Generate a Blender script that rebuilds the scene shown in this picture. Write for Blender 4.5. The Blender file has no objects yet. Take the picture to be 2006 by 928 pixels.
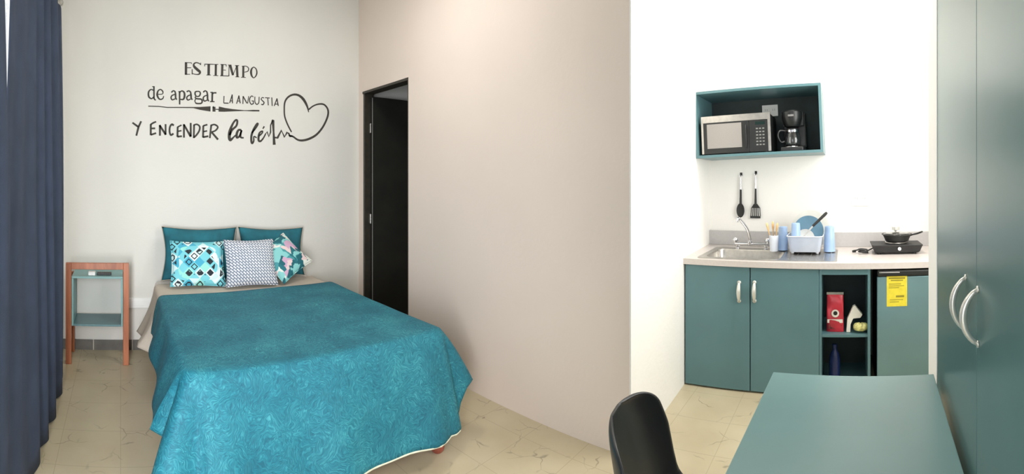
import bpy, bmesh, math, random
from mathutils import Vector, Matrix, noise
random.seed(7)
PI = math.pi
R = math.radians
SC = bpy.context.scene
C = SC.collection

# ------------------------------------------------------------------ camera (a phone panorama: cylindrical lens)
F, Y0, XN, HC = 900.0, 350.0, 1650.0, 1.45
cam = bpy.data.cameras.new('camera')
cam.type = 'PANO'
cam.panorama_type = 'CENTRAL_CYLINDRICAL'
cam.central_cylindrical_range_u_min = -1003 / F
cam.central_cylindrical_range_u_max = 1003 / F
cam.central_cylindrical_range_v_min = -(928 - Y0) / F
cam.central_cylindrical_range_v_max = Y0 / F
cam.central_cylindrical_radius = 1.0
cam.clip_start = 0.02
co = bpy.data.objects.new('camera', cam)
C.objects.link(co)
SC.camera = co
co.location = (0, 0, HC)
co.rotation_euler = (PI / 2, 0, -(1003 - XN) / F)

# ------------------------------------------------------------------ world, lights, exposure
SC.view_settings.view_transform = 'Standard'
SC.view_settings.look = 'None'
SC.view_settings.exposure = 0.0
SC.view_settings.gamma = 1.0
SC.view_settings.use_curve_mapping = False
SC.cycles.max_bounces = 10
SC.cycles.diffuse_bounces = 6
w = bpy.data.worlds.new('daylight')
SC.world = w
w.use_nodes = True
w.node_tree.nodes['Background'].inputs[0].default_value = (0.93, 0.96, 1.0, 1)
w.node_tree.nodes['Background'].inputs[1].default_value = 1.6

def area(name, loc, direction, sx, sy, power, col=(1, 1, 1), spread=180):
    l = bpy.data.lights.new(name, 'AREA')
    l.shape = 'RECTANGLE'; l.size = sx; l.size_y = sy
    l.energy = power; l.color = col; l.spread = R(spread)
    o = bpy.data.objects.new(name, l)
    C.objects.link(o)
    o.location = loc
    o.rotation_euler = Vector(direction).to_track_quat('-Z', 'Y').to_euler()
    return o

area('window_daylight', (-0.40, -0.50, 1.55), (-0.9, 0.8, -0.05), 1.1, 1.5, 15, (0.96, 0.98, 1.0))  # fill added at the unseen bare window behind the viewer
area('added_bed_fill', (0.05, -0.45, 1.1), (-1, 0.22, -0.10), 0.55, 1.6, 50, (0.95, 0.98, 1.0), 112)  # added fill aimed at the bed's foot and wall; no entrance is built
area('added_kitchen_side_fill', (0.76, 2.55, 1.75), (-1, 0.05, -0.1), 0.9, 1.1, 24, (1.0, 0.99, 0.96))  # added fill from the unseen side, brightens the return wall and kitchen
area('added_kitchen_ceiling_fill', (-0.15, 2.75, 3.14), (0, 0, -1), 0.45, 0.45, 31, (1.0, 0.96, 0.90))  # unseen overhead fill added to brighten the kitchen
area('added_bedroom_ceiling_fill', (-2.3, 1.30, 3.14), (0, 0, -1), 0.5, 0.5, 16, (1.0, 0.97, 0.93))  # unseen overhead fill added to lift bed wall and partition

# ------------------------------------------------------------------ materials
def s2l(c):
    c = c / 255.0
    return c / 12.92 if c <= 0.04045 else ((c + 0.055) / 1.055) ** 2.4

def rgb(c):
    return (s2l(c[0]), s2l(c[1]), s2l(c[2]), 1)

def newmat(name, col, rough=0.5, metal=0.0, spec=0.5):
    m = bpy.data.materials.new(name)
    m.use_nodes = True
    b = m.node_tree.nodes['Principled BSDF']
    b.inputs['Base Color'].default_value = rgb(col)
    b.inputs['Roughness'].default_value = rough
    b.inputs['Metallic'].default_value = metal
    b.inputs['Specular IOR Level'].default_value = spec
    return m, m.node_tree, b

def N(nt, t, **kw):
    n = nt.nodes.new(t)
    for k, v in kw.items():
        if hasattr(n, k):
            setattr(n, k, v)
        else:
            n.inputs[k.replace('_', ' ')].default_value = v
    return n

def coords(nt):
    return N(nt, 'ShaderNodeTexCoord').outputs['Object']

def ramp(nt, fac, stops, interp='LINEAR'):
    r = nt.nodes.new('ShaderNodeValToRGB')
    r.color_ramp.interpolation = interp
    el = r.color_ramp.elements
    while len(el) < len(stops):
        el.new(0.5)
    for e, (p, c) in zip(el, stops):
        e.position = p
        e.color = rgb(c) if max(c) > 1 or len(c) == 3 else c
    nt.links.new(fac, r.inputs[0])
    return r.outputs[0]

def M(name, col, rough=0.5, metal=0.0, var=0.06, scale=8.0, bump=0.0, bscale=60.0, spec=0.5):
    """plain procedural material: slight noise in the colour, optional noise bump"""
    m, nt, b = newmat(name, col, rough, metal, spec)
    n = N(nt, 'ShaderNodeTexNoise', Scale=scale, Detail=4.0)
    nt.links.new(coords(nt), n.inputs['Vector'])
    d = tuple(max(0, c * (1 - var)) for c in col)
    l = tuple(min(255, c * (1 + var)) for c in col)
    nt.links.new(ramp(nt, n.outputs['Fac'], [(0.3, d), (0.7, l)]), b.inputs['Base Color'])
    if bump:
        n2 = N(nt, 'ShaderNodeTexNoise', Scale=bscale, Detail=5.0)
        nt.links.new(coords(nt), n2.inputs['Vector'])
        bp = N(nt, 'ShaderNodeBump', Strength=bump, Distance=0.01)
        nt.links.new(n2.outputs['Fac'], bp.inputs['Height'])
        nt.links.new(bp.outputs[0], b.inputs['Normal'])
    return m

def glass(name, col, rough=0.03, ior=1.45, trans=1.0):
    m, nt, b = newmat(name, col, rough)
    b.inputs['Transmission Weight'].default_value = trans
    b.inputs['IOR'].default_value = ior
    return m

def wood(name, dark, light, rough=0.4, vec=(1, 1, 0.12), scale=14):
    m, nt, b = newmat(name, dark, rough)
    mp = N(nt, 'ShaderNodeMapping')
    mp.inputs['Scale'].default_value = vec
    nt.links.new(coords(nt), mp.inputs[0])
    n = N(nt, 'ShaderNodeTexNoise', Scale=scale, Detail=6.0, Distortion=1.2)
    nt.links.new(mp.outputs[0], n.inputs['Vector'])
    nt.links.new(ramp(nt, n.outputs['Fac'], [(0.3, dark), (0.7, light)]), b.inputs['Base Color'])
    return m

def floor_mat():
    m, nt, b = newmat('floor_tiles', (205, 194, 165), 0.32)
    L = nt.links.new
    co_ = coords(nt)
    n1 = N(nt, 'ShaderNodeTexNoise', Scale=2.2, Detail=5.0)
    L(co_, n1.inputs['Vector'])
    base = ramp(nt, n1.outputs['Fac'], [(0.3, (184, 170, 140)), (0.7, (202, 190, 162))])
    # warped coordinates for the veins
    nw = N(nt, 'ShaderNodeTexNoise', Scale=3.0, Detail=4.0)
    L(co_, nw.inputs['Vector'])
    mx = N(nt, 'ShaderNodeVectorMath', operation='MULTIPLY_ADD')
    L(nw.outputs['Color'], mx.inputs[0]); mx.inputs[1].default_value = (0.35, 0.35, 0.0); L(co_, mx.inputs[2])
    v = N(nt, 'ShaderNodeTexVoronoi', feature='DISTANCE_TO_EDGE', Scale=4.6)
    L(mx.outputs[0], v.inputs['Vector'])
    line = ramp(nt, v.outputs['Distance'], [(0.0, (255, 255, 255)), (0.022, (0, 0, 0))])
    nm = N(nt, 'ShaderNodeTexNoise', Scale=5.5, Detail=2.0)
    L(co_, nm.inputs['Vector'])
    mask = ramp(nt, nm.outputs['Fac'], [(0.5, (0, 0, 0)), (0.62, (255, 255, 255))])
    mul = N(nt, 'ShaderNodeMath', operation='MULTIPLY'); L(line, mul.inputs[0]); L(mask, mul.inputs[1])
    # dark chips
    v2 = N(nt, 'ShaderNodeTexVoronoi', Scale=5.2)
    L(mx.outputs[0], v2.inputs['Vector'])
    chip = ramp(nt, v2.outputs['Distance'], [(0.05, (255, 255, 255)), (0.10, (0, 0, 0))])
    mm = N(nt, 'ShaderNodeMath', operation='MAXIMUM'); L(mul.outputs[0], mm.inputs[0]); L(chip, mm.inputs[1])
    sc = N(nt, 'ShaderNodeMath', operation='MULTIPLY'); L(mm.outputs[0], sc.inputs[0]); sc.inputs[1].default_value = 0.62
    mix = N(nt, 'ShaderNodeMix', data_type='RGBA')
    L(sc.outputs[0], mix.inputs['Factor']); L(base, mix.inputs[6]); mix.inputs[7].default_value = rgb((92, 84, 68))
    # grout
    br = N(nt, 'ShaderNodeTexBrick', offset=0.0, squash=1.0)
    br.inputs['Scale'].default_value = 1.0
    br.inputs['Mortar Size'].default_value = 0.0022
    br.inputs['Brick Width'].default_value = 0.33
    br.inputs['Row Height'].default_value = 0.33
    br.inputs['Color1'].default_value = (0, 0, 0, 1); br.inputs['Color2'].default_value = (0, 0, 0, 1)
    br.inputs['Mortar'].default_value = (1, 1, 1, 1)
    L(co_, br.inputs['Vector'])
    g = N(nt, 'ShaderNodeMath', operation='MULTIPLY'); L(br.outputs['Color'], g.inputs[0]); g.inputs[1].default_value = 0.45
    mix2 = N(nt, 'ShaderNodeMix', data_type='RGBA')
    L(g.outputs[0], mix2.inputs['Factor']); L(mix.outputs[2], mix2.inputs[6]); mix2.inputs[7].default_value = rgb((150, 136, 110))
    L(mix2.outputs[2], b.inputs['Base Color'])
    return m

def spread_mat():
    m, nt, b = newmat('teal_bedspread', (30, 120, 145), 0.7)
    L = nt.links.new
    co_ = coords(nt)
    nw = N(nt, 'ShaderNodeTexNoise', Scale=9.0, Detail=2.0)
    L(co_, nw.inputs['Vector'])
    mx = N(nt, 'ShaderNodeVectorMath', operation='MULTIPLY_ADD')
    L(nw.outputs['Color'], mx.inputs[0]); mx.inputs[1].default_value = (0.16, 0.16, 0.16); L(co_, mx.inputs[2])
    # patches of short feathery strokes, each patch running its own way
    v = N(nt, 'ShaderNodeTexVoronoi', Scale=11.0)
    L(mx.outputs[0], v.inputs['Vector'])
    sx = N(nt, 'ShaderNodeSeparateColor'); L(v.outputs['Color'], sx.inputs[0])
    an = N(nt, 'ShaderNodeMath', operation='MULTIPLY'); L(sx.outputs[0], an.inputs[0]); an.inputs[1].default_value = 6.28
    vr = N(nt, 'ShaderNodeVectorRotate', rotation_type='AXIS_ANGLE')
    vr.inputs['Axis'].default_value = (0.7, 0.0, 0.7)
    L(mx.outputs[0], vr.inputs['Vector']); L(v.outputs['Position'], vr.inputs['Center']); L(an.outputs[0], vr.inputs['Angle'])
    mp = N(nt, 'ShaderNodeMapping'); mp.inputs['Scale'].default_value = (46, 240, 46)
    L(vr.outputs[0], mp.inputs[0])
    n2 = N(nt, 'ShaderNodeTexNoise', Scale=1.0, Detail=2.0, Distortion=0.6)
    L(mp.outputs[0], n2.inputs['Vector'])
    ad = n2
    nb = N(nt, 'ShaderNodeTexNoise', Scale=4.5, Detail=4.0)
    L(co_, nb.inputs['Vector'])
    ad2 = N(nt, 'ShaderNodeMath', operation='MULTIPLY_ADD'); L(nb.outputs['Fac'], ad2.inputs[0]); ad2.inputs[1].default_value = 0.6; L(n2.outputs['Fac'], ad2.inputs[2])
    mr = N(nt, 'ShaderNodeMapRange'); L(ad2.outputs[0], mr.inputs['Value']); mr.inputs['From Min'].default_value = 0.5; mr.inputs['From Max'].default_value = 1.15
    L(ramp(nt, mr.outputs[0], [(0.1, (8, 86, 106)), (0.5, (20, 110, 128)), (0.95, (64, 150, 160))]), b.inputs['Base Color'])
    bp = N(nt, 'ShaderNodeBump', Strength=0.5, Distance=0.006)
    L(n2.outputs['Fac'], bp.inputs['Height']); L(bp.outputs[0], b.inputs['Normal'])
    return m

def aqua_cushion_mat():
    m, nt, b = newmat('aqua_geometric_fabric', (160, 215, 220), 0.8)
    L = nt.links.new
    mp = N(nt, 'ShaderNodeMapping'); mp.inputs['Rotation'].default_value = (0, 0, R(45))
    L(coords(nt), mp.inputs[0])
    v = N(nt, 'ShaderNodeTexVoronoi', distance='CHEBYCHEV', feature='F1', Scale=17.0, Randomness=0.15)
    L(mp.outputs[0], v.inputs['Vector'])
    rings = N(nt, 'ShaderNodeMath', operation='MULTIPLY'); L(v.outputs['Distance'], rings.inputs[0]); rings.inputs[1].default_value = 1.9
    fr = N(nt, 'ShaderNodeMath', operation='FRACT'); L(rings.outputs[0], fr.inputs[0])
    sx = N(nt, 'ShaderNodeSeparateColor'); L(v.outputs['Color'], sx.inputs[0])
    cell = ramp(nt, sx.outputs[0], [(0.0, (120, 204, 216)), (0.35, (226, 240, 240)), (0.55, (70, 170, 200)), (0.68, (150, 222, 212)), (0.85, (206, 232, 234))], 'CONSTANT')
    ring = ramp(nt, fr.outputs[0], [(0.0, (0, 0, 0)), (0.42, (255, 255, 255)), (0.66, (0, 0, 0))], 'CONSTANT')
    sel = ramp(nt, sx.outputs[1], [(0.0, (0, 0, 0)), (0.35, (255, 255, 255))], 'CONSTANT')
    mu = N(nt, 'ShaderNodeMath', operation='MULTIPLY'); L(ring, mu.inputs[0]); L(sel, mu.inputs[1])
    mix = N(nt, 'ShaderNodeMix', data_type='RGBA')
    L(mu.outputs[0], mix.inputs['Factor']); L(cell, mix.inputs[6]); mix.inputs[7].default_value = rgb((34, 44, 52))
    L(mix.outputs[2], b.inputs['Base Color'])
    return m

def weave_mat():
    m, nt, b = newmat('blue_grey_lattice_fabric', (170, 180, 192), 0.85)
    L = nt.links.new
    mp = N(nt, 'ShaderNodeMapping'); mp.inputs['Rotation'].default_value = (0, 0, R(45))
    L(coords(nt), mp.inputs[0])
    br = N(nt, 'ShaderNodeTexBrick', offset=0.5)
    br.inputs['Scale'].default_value = 1.0
    br.inputs['Mortar Size'].default_value = 0.0030
    br.inputs['Mortar Smooth'].default_value = 0.0
    br.inputs['Brick Width'].default_value = 0.034
    br.inputs['Row Height'].default_value = 0.017
    br.inputs['Color1'].default_value = rgb((232, 232, 234)); br.inputs['Color2'].default_value = rgb((214, 217, 222))
    br.inputs['Mortar'].default_value = rgb((96, 112, 136))
    L(mp.outputs[0], br.inputs['Vector'])
    L(br.outputs['Color'], b.inputs['Base Color'])
    return m

def floral_mat():
    m, nt, b = newmat('teal_pink_leaf_fabric', (90, 160, 165), 0.8)
    L = nt.links.new
    n = N(nt, 'ShaderNodeTexNoise', Scale=5.0, Detail=2.0, Distortion=1.0)
    L(coords(nt), n.inputs['Vector'])
    mx = N(nt, 'ShaderNodeVectorMath', operation='MULTIPLY_ADD')
    L(n.outputs['Color'], mx.inputs[0]); mx.inputs[1].default_value = (0.25, 0.25, 0.0); L(coords(nt), mx.inputs[2])
    v = N(nt, 'ShaderNodeTexVoronoi', Scale=21.0)
    L(mx.outputs[0], v.inputs['Vector'])
    sx = N(nt, 'ShaderNodeSeparateColor'); L(v.outputs['Color'], sx.inputs[0])
    L(ramp(nt, sx.outputs[0], [(0.0, (28, 100, 112)), (0.20, (136, 204, 204)), (0.36, (34, 112, 124)), (0.50, (230, 206, 206)), (0.60, (206, 168, 196)), (0.70, (224, 230, 222)), (0.84, (70, 150, 158))], 'CONSTANT'), b.inputs['Base Color'])
    return m

def wall_mat(name, c, var=0.012, rough=0.85):
    return M(name, c, rough, var=var, scale=1.3, bump=0.12, bscale=35)

MT = dict(
    wall_bed=wall_mat('wall_pale_grey_paint', (221, 219, 213)),
    wall_cream=wall_mat('wall_cream_paint', (230, 215, 204)),
    wall_white=wall_mat('wall_white_paint', (246, 244, 240)),
    ceiling=wall_mat('ceiling_paint', (240, 238, 232)),
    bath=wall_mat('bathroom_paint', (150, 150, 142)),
    floor=floor_mat(),
    base_tile=M('dark_base_tile', (96, 92, 86), 0.4, var=0.15),
    grout=M('pale_grout', (190, 184, 170), 0.8),
    teal=M('teal_laminate', (90, 126, 132), 0.33, var=0.03, scale=3),
    teal_in=M('painted_shade_back_board', (46, 58, 58), 0.6, var=0.08),  # back boards darkened in colour to imitate the shade inside the shelves
    teal_light=M('pale_teal_paint', (128, 168, 168), 0.5, var=0.04),
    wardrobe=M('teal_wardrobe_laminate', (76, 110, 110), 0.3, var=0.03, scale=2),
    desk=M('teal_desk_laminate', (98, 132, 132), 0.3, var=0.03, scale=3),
    counter=M('pale_stone_worktop', (206, 198, 193), 0.3, var=0.015, scale=60),
    splash=M('grey_stone_upstand', (190, 188, 188), 0.4, var=0.015, scale=60),
    steel=M('brushed_steel', (190, 186, 180), 0.32, 1.0, var=0.05, scale=30),
    chrome=M('chrome', (215, 215, 218), 0.12, 1.0, var=0.02),
    nickel=M('satin_handle', (226, 224, 216), 0.3, 0.6, var=0.03),
    black=M('black_plastic', (26, 28, 28), 0.38, var=0.15),
    blackm=M('matt_black', (38, 38, 38), 0.6, var=0.12),
    chair=M('black_chair_plastic', (34, 35, 36), 0.36, var=0.08, scale=4),
    door=M('dark_brown_door', (34, 33, 29), 0.55, var=0.12, scale=5),
    frame=M('dark_metal_frame', (52, 48, 40), 0.45, var=0.12, scale=20),
    curtain=M('navy_curtain_cloth', (58, 70, 94), 0.9, var=0.07, scale=6, bump=0.3, bscale=240),
    sheet=M('beige_sheet_cloth', (202, 190, 176), 0.9, var=0.03, bump=0.2, bscale=120),
    white_cloth=M('white_sheet_cloth', (232, 224, 218), 0.9, var=0.02, bump=0.2, bscale=120),
    spread=spread_mat(),
    hem=M('cream_hem', (214, 214, 192), 0.85),
    teal_pillow=M('deep_teal_cotton', (28, 98, 112), 0.85, var=0.12, scale=9, bump=0.2, bscale=150),
    grey_edge=M('grey_pillow_cloth', (170, 162, 148), 0.9),
    aqua=aqua_cushion_mat(), weave=weave_mat(), floral=floral_mat(),
    wood_red=wood('reddish_wood', (148, 84, 56), (190, 118, 84), 0.35),
    wood_foot=wood('turned_red_wood', (120, 58, 44), (160, 84, 66), 0.3),
    wood_pale=wood('pale_wood', (214, 168, 110), (240, 206, 150), 0.5),
    white=M('white_plastic', (238, 238, 236), 0.35, var=0.02),
    ink=M('black_wall_vinyl', (58, 54, 48), 0.7, var=0.05),
    yellow=M('yellow_energy_paper', (232, 214, 60), 0.6, var=0.04, scale=20),
    red=M('red_foil', (190, 48, 62), 0.3, var=0.12, scale=14),
    paper=M('white_paper', (232, 228, 216), 0.8, var=0.04),
    packet=M('yellowish_wrapper', (206, 200, 130), 0.4, var=0.25, scale=40),
    blue_bottle=M('dark_blue_plastic', (24, 40, 90), 0.25, var=0.1),
    blue_plate=M('blue_ceramic', (104, 140, 162), 0.25, var=0.04),
    blue_cup=M('light_blue_plastic', (156, 184, 222), 0.3, var=0.05),
    glass_clear=glass('clear_glass', (244, 246, 246)),
    white_ceramic=M('white_ceramic', (236, 234, 226), 0.25, var=0.02),
    rack=M('frosted_white_plastic', (226, 232, 242), 0.35, var=0.03),
    fridge=M('grey_steel_door', (116, 150, 156), 0.3, 0.4, var=0.03, scale=3),
    window_reflection=M('microwave_window_painted_reflection', (150, 146, 142), 0.2, var=0.03, scale=200),  # pale grey paints the room's reflection into the microwave window
    grey=M('grey_print', (130, 130, 128), 0.6),
    alu=M('window_aluminium', (205, 205, 205), 0.4, 0.7),
)

# ------------------------------------------------------------------ builders
def wm(o):
    m = o.matrix_basis.copy()
    return wm(o.parent) @ m if o.parent else m

def obj(name, bm, mat, parent=None, local=False, smooth=None, bevel=0.0, kind=None):
    """link a bmesh as one object; its coordinates are world ones unless local=True"""
    if parent is not None and not local:
        bm.transform(wm(parent).inverted())
    bmesh.ops.recalc_face_normals(bm, faces=bm.faces)
    me = bpy.data.meshes.new(name)
    bm.to_mesh(me); bm.free()
    o = bpy.data.objects.new(name, me)
    C.objects.link(o)
    for m in (mat if isinstance(mat, (list, tuple)) else [mat]):
        me.materials.append(MT[m] if isinstance(m, str) else m)
    if parent is not None:
        o.parent = parent
    if smooth:
        me.shade_smooth()
        if smooth != 'all':
            md = o.modifiers.new('edges', 'EDGE_SPLIT'); md.split_angle = R(40)
    if bevel:
        b = o.modifiers.new('bevel', 'BEVEL'); b.width = bevel; b.segments = 2; b.limit_method = 'ANGLE'; b.angle_limit = R(50)
    if kind:
        o['kind'] = kind
    return o

def thing(name, label, cat, loc=(0, 0, 0), rot=(0, 0, 0), group=None):
    o = bpy.data.objects.new(name, None)
    C.objects.link(o)
    o.empty_display_size = 0.05
    o.location = loc; o.rotation_euler = rot
    o['label'] = label; o['category'] = cat
    if group: o['group'] = group
    return o

def tag(o, label, cat, group=None):
    o['label'] = label; o['category'] = cat
    if group: o['group'] = group
    return o

def struct(name, bm, mat, **kw):
    return obj(name, bm, mat, kind='structure', **kw)

def B():
    return bmesh.new()

def box(bm, x0, x1, y0, y1, z0, z1, mi=0):
    vs = [bm.verts.new(p) for p in ((x0, y0, z0), (x1, y0, z0), (x1, y1, z0), (x0, y1, z0), (x0, y0, z1), (x1, y0, z1), (x1, y1, z1), (x0, y1, z1))]
    for f in ((3, 2, 1, 0), (4, 5, 6, 7), (0, 1, 5, 4), (1, 2, 6, 5), (2, 3, 7, 6), (3, 0, 4, 7)):
        bm.faces.new([vs[i] for i in f]).material_index = mi
    return bm

def bx(*a):
    return box(B(), *a)

def prism(bm, pts, z0, z1):
    lo = [bm.verts.new((p[0], p[1], z0)) for p in pts]
    hi = [bm.verts.new((p[0], p[1], z1)) for p in pts]
    bm.faces.new(lo[::-1]); bm.faces.new(hi)
    n = len(pts)
    for i in range(n):
        j = (i + 1) % n
        bm.faces.new((lo[i], lo[j], hi[j], hi[i]))
    return bm

def grid(bm, nu, nv, fn, closeu=False):
    """fn(u, v) with u, v in 0..1"""
    rows = []
    for j in range(nv + 1):
        rows.append([bm.verts.new(fn(i / nu, j / nv)) for i in range(nu if closeu else nu + 1)])
    n = nu
    for j in range(nv):
        for i in range(n):
            k = (i + 1) % n if closeu else i + 1
            bm.faces.new((rows[j][i], rows[j][k], rows[j + 1][k], rows[j + 1][i]))
    return rows

def lathe(bm, prof, seg=32, center=(0, 0, 0), mtx=None):
    rows = []
    c = Vector(center)
    for r, z in prof:
        if r < 1e-6:
            p = Vector((0, 0, z)); p = (mtx @ p if mtx else p) + c
            rows.append([bm.verts.new(p)])
        else:
            row = []
            for i in range(seg):
                a = 2 * PI * i / seg
                p = Vector((r * math.cos(a), r * math.sin(a), z)); p = (mtx @ p if mtx else p) + c
                row.append(bm.verts.new(p))
            rows.append(row)
    for a, b in zip(rows, rows[1:]):
        for i in range(seg):
            j = (i + 1) % seg
            q = [a[i % len(a)], a[j % len(a)], b[j % len(b)], b[i % len(b)]]
            u = []
            for v in q:
                if v not in u: u.append(v)
            if len(u) > 2:
                bm.faces.new(u)
    return bm

def smooth_path(pts, k=6):
    P = [Vector(p) for p in pts]
    out = []
    for i in range(len(P) - 1):
        p0 = P[max(i - 1, 0)]; p1 = P[i]; p2 = P[i + 1]; p3 = P[min(i + 2, len(P) - 1)]
        for s in range(k):
            t = s / k
            out.append(0.5 * ((2 * p1) + (-p0 + p2) * t + (2 * p0 - 5 * p1 + 4 * p2 - p3) * t * t + (-p0 + 3 * p1 - 3 * p2 + p3) * t ** 3))
    out.append(P[-1])
    return out

def tube(bm, pts, r, seg=10, cap=True, flat=1.0):
    P = [Vector(p) for p in pts]
    rs = r if isinstance(r, (list, tuple)) else [r] * len(P)
    T = []
    for i in range(len(P)):
        t = P[min(i + 1, len(P) - 1)] - P[max(i - 1, 0)]
        T.append(t.normalized())
    up = Vector((0, 0, 1)) if abs(T[0].z) < 0.9 else Vector((1, 0, 0))
    n = T[0].cross(up).normalized()
    rows = []
    for i, p in enumerate(P):
        n = (n - T[i] * n.dot(T[i])).normalized()
        b = T[i].cross(n)
        rows.append([bm.verts.new(p + rs[i] * (n * math.cos(2 * PI * k / seg) + b * math.sin(2 * PI * k / seg) * flat)) for k in range(seg)])
    for a, c in zip(rows, rows[1:]):
        for k in range(seg):
            j = (k + 1) % seg
            bm.faces.new((a[k], a[j], c[j], c[k]))
    if cap:
        bm.faces.new(rows[0][::-1]); bm.faces.new(rows[-1])
    return bm

def ray(px, py):
    """unit-distance ray of a point measured in the photograph"""
    t = (px - XN) / F
    return Vector((math.sin(t), math.cos(t), (Y0 - py) / F))

def on_x(px, py, x):
    d = ray(px, py); k = x / d.x
    return Vector((x, d.y * k, HC + d.z * k))

def on_y(px, py, y):
    d = ray(px, py); k = y / d.y
    return Vector((d.x * k, y, HC + d.z * k))

# ------------------------------------------------------------------ the room
CEIL = 3.25
XW = -3.90            # bed wall
XE = 0.95             # wall behind the wardrobe
YS = -0.56            # curtain wall
YK = 3.78             # kitchen back wall
A0 = Vector((-3.90, 2.225)); A1 = Vector((-1.06, 2.14))   # the partition's face
RT = Vector((-1.125, YK))                                  # foot of the return wall at the kitchen wall

struct('floor', bx(XW - 0.2, XE + 0.1, YS - 0.15, YK + 0.15, -0.08, 0), 'floor')
struct('ceiling', bx(XW - 0.2, XE + 0.1, YS - 0.15, YK + 0.15, CEIL, CEIL + 0.08), 'ceiling')
struct('wall_west', bx(XW - 0.12, XW, YS - 0.12, YK + 0.12, 0, CEIL), 'wall_bed')

def part_wall_y(x):
    return A0.y + (A1.y - A0.y) * (x - A0.x) / (A1.x - A0.x)
DX0, DX1, DZ = -3.795, -3.04, 2.28
bm = B()
AX = A1.x - 0.008
for (a, b, z0, z1) in ((XW, DX0, 0, CEIL), (DX1, AX, 0, CEIL), (DX0, DX1, DZ, CEIL)):
    prism(bm, [(a, part_wall_y(a)), (b, part_wall_y(b)), (b, part_wall_y(b) + 0.1), (a, part_wall_y(a) + 0.1)], z0, z1)
struct('wall_north', bm, 'wall_cream')
struct('wall_alcove', prism(B(), [(A1.x, A1.y), (RT.x, RT.y + 0.1), (RT.x - 0.12, RT.y + 0.1), (A1.x - 0.12, A1.y + 0.101), (AX, A1.y + 0.101), (AX, A1.y)], 0, CEIL), 'wall_white')
struct('wall_kitchen', bx(-1.3, XE + 0.1, YK, YK + 0.12, 0, CEIL), 'wall_white')
# bathroom behind the dark door
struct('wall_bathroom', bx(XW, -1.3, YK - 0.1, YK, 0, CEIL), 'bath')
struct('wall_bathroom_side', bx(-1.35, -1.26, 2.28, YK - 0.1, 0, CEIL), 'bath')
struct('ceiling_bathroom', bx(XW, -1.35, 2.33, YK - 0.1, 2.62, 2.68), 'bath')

# south wall with the curtained window and an unseen bare window added for light behind the viewer
bm = B()
WX0, WX1, WZ0, WZ1 = -3.0, -1.15, 0.35, 2.75
VX0, VX1, VZ0, VZ1 = -0.95, 0.35, 0.85, 2.3
for (a, b, z0, z1) in ((XW, WX0, 0, CEIL), (WX0, WX1, 0, WZ0), (WX0, WX1, WZ1, CEIL), (WX1, VX0, 0, CEIL), (VX0, VX1, 0, VZ0), (VX0, VX1, VZ1, CEIL), (VX1, XE, 0, CEIL)):
    box(bm, a, b, YS - 0.12, YS, z0, z1)
struct('wall_south', bm, 'wall_white')
for n, (a, b, z0, z1) in enumerate(((WX0, WX1, WZ0, WZ1), (VX0, VX1, VZ0, VZ1)), 1):
    bm = B()
    t = 0.04
    box(bm, a, b, YS - 0.09, YS - 0.04, z0, z0 + t); box(bm, a, b, YS - 0.09, YS - 0.04, z1 - t, z1)
    box(bm, a, a + t, YS - 0.09, YS - 0.04, z0, z1); box(bm, b - t, b, YS - 0.09, YS - 0.04, z0, z1)
    wf = struct('window_%d' % n, bm, 'alu')
    obj('window_pane', bx(a + t, b - t, YS - 0.068, YS - 0.062, z0 + t, z1 - t), glass('window_glass_%d' % n, (250, 252, 252), 0.0), wf)

# right-hand walls: short pier between kitchen and wardrobe, wall behind the wardrobe, kitchen side wall
pa = on_x(1820, 0, 0.352).y; pb = on_x(1835, 0, 0.350).y
struct('wall_pier', bx(0.350, XE, pb, pa, 0, CEIL), 'wall_white')
struct('wall_east', bx(XE, XE + 0.1, YS - 0.12, pb, 0, CEIL), 'wall_white')
bm = B()
KX = 0.82
box(bm, KX, KX + 0.1, pa, 2.05, 0, CEIL); box(bm, KX, KX + 0.1, 3.05, YK, 0, CEIL)
box(bm, KX, KX + 0.1, 2.05, 3.05, 0, 1.15); box(bm, KX, KX + 0.1, 2.05, 3.05, 2.35, CEIL)
struct('wall_kitchen_side', bm, 'wall_white')
bm = B()
box(bm, KX + 0.02, KX + 0.07, 2.05, 3.05, 1.15, 1.19); box(bm, KX + 0.02, KX + 0.07, 2.05, 3.05, 2.31, 2.35)
box(bm, KX + 0.02, KX + 0.07, 2.05, 2.09, 1.15, 2.35); box(bm, KX + 0.02, KX + 0.07, 3.01, 3.05, 1.15, 2.35)
wf = struct('window_3', bm, 'alu')  # window added out of view to go with the kitchen side fill
obj('window_pane', bx(KX + 0.04, KX + 0.045, 2.09, 3.01, 1.19, 2.31), glass('window_glass_3', (250, 252, 252), 0.0), wf)

# dark skirting tiles along the bed wall
bm = B(); gm = B()
y = YS + 0.0
k = 0
while y < 2.2:
    y1 = min(y + 0.33, 2.215)
    box(bm, XW, XW + 0.010, y + 0.004, y1 - 0.004, 0.0, 0.085)
    box(gm, XW, XW + 0.008, y1 - 0.004, y1 + 0.004, 0.0, 0.085)
    y += 0.33
sk = struct('baseboard_west', bm, 'base_tile')
obj('grout_joint', gm, 'grout', sk)

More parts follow.
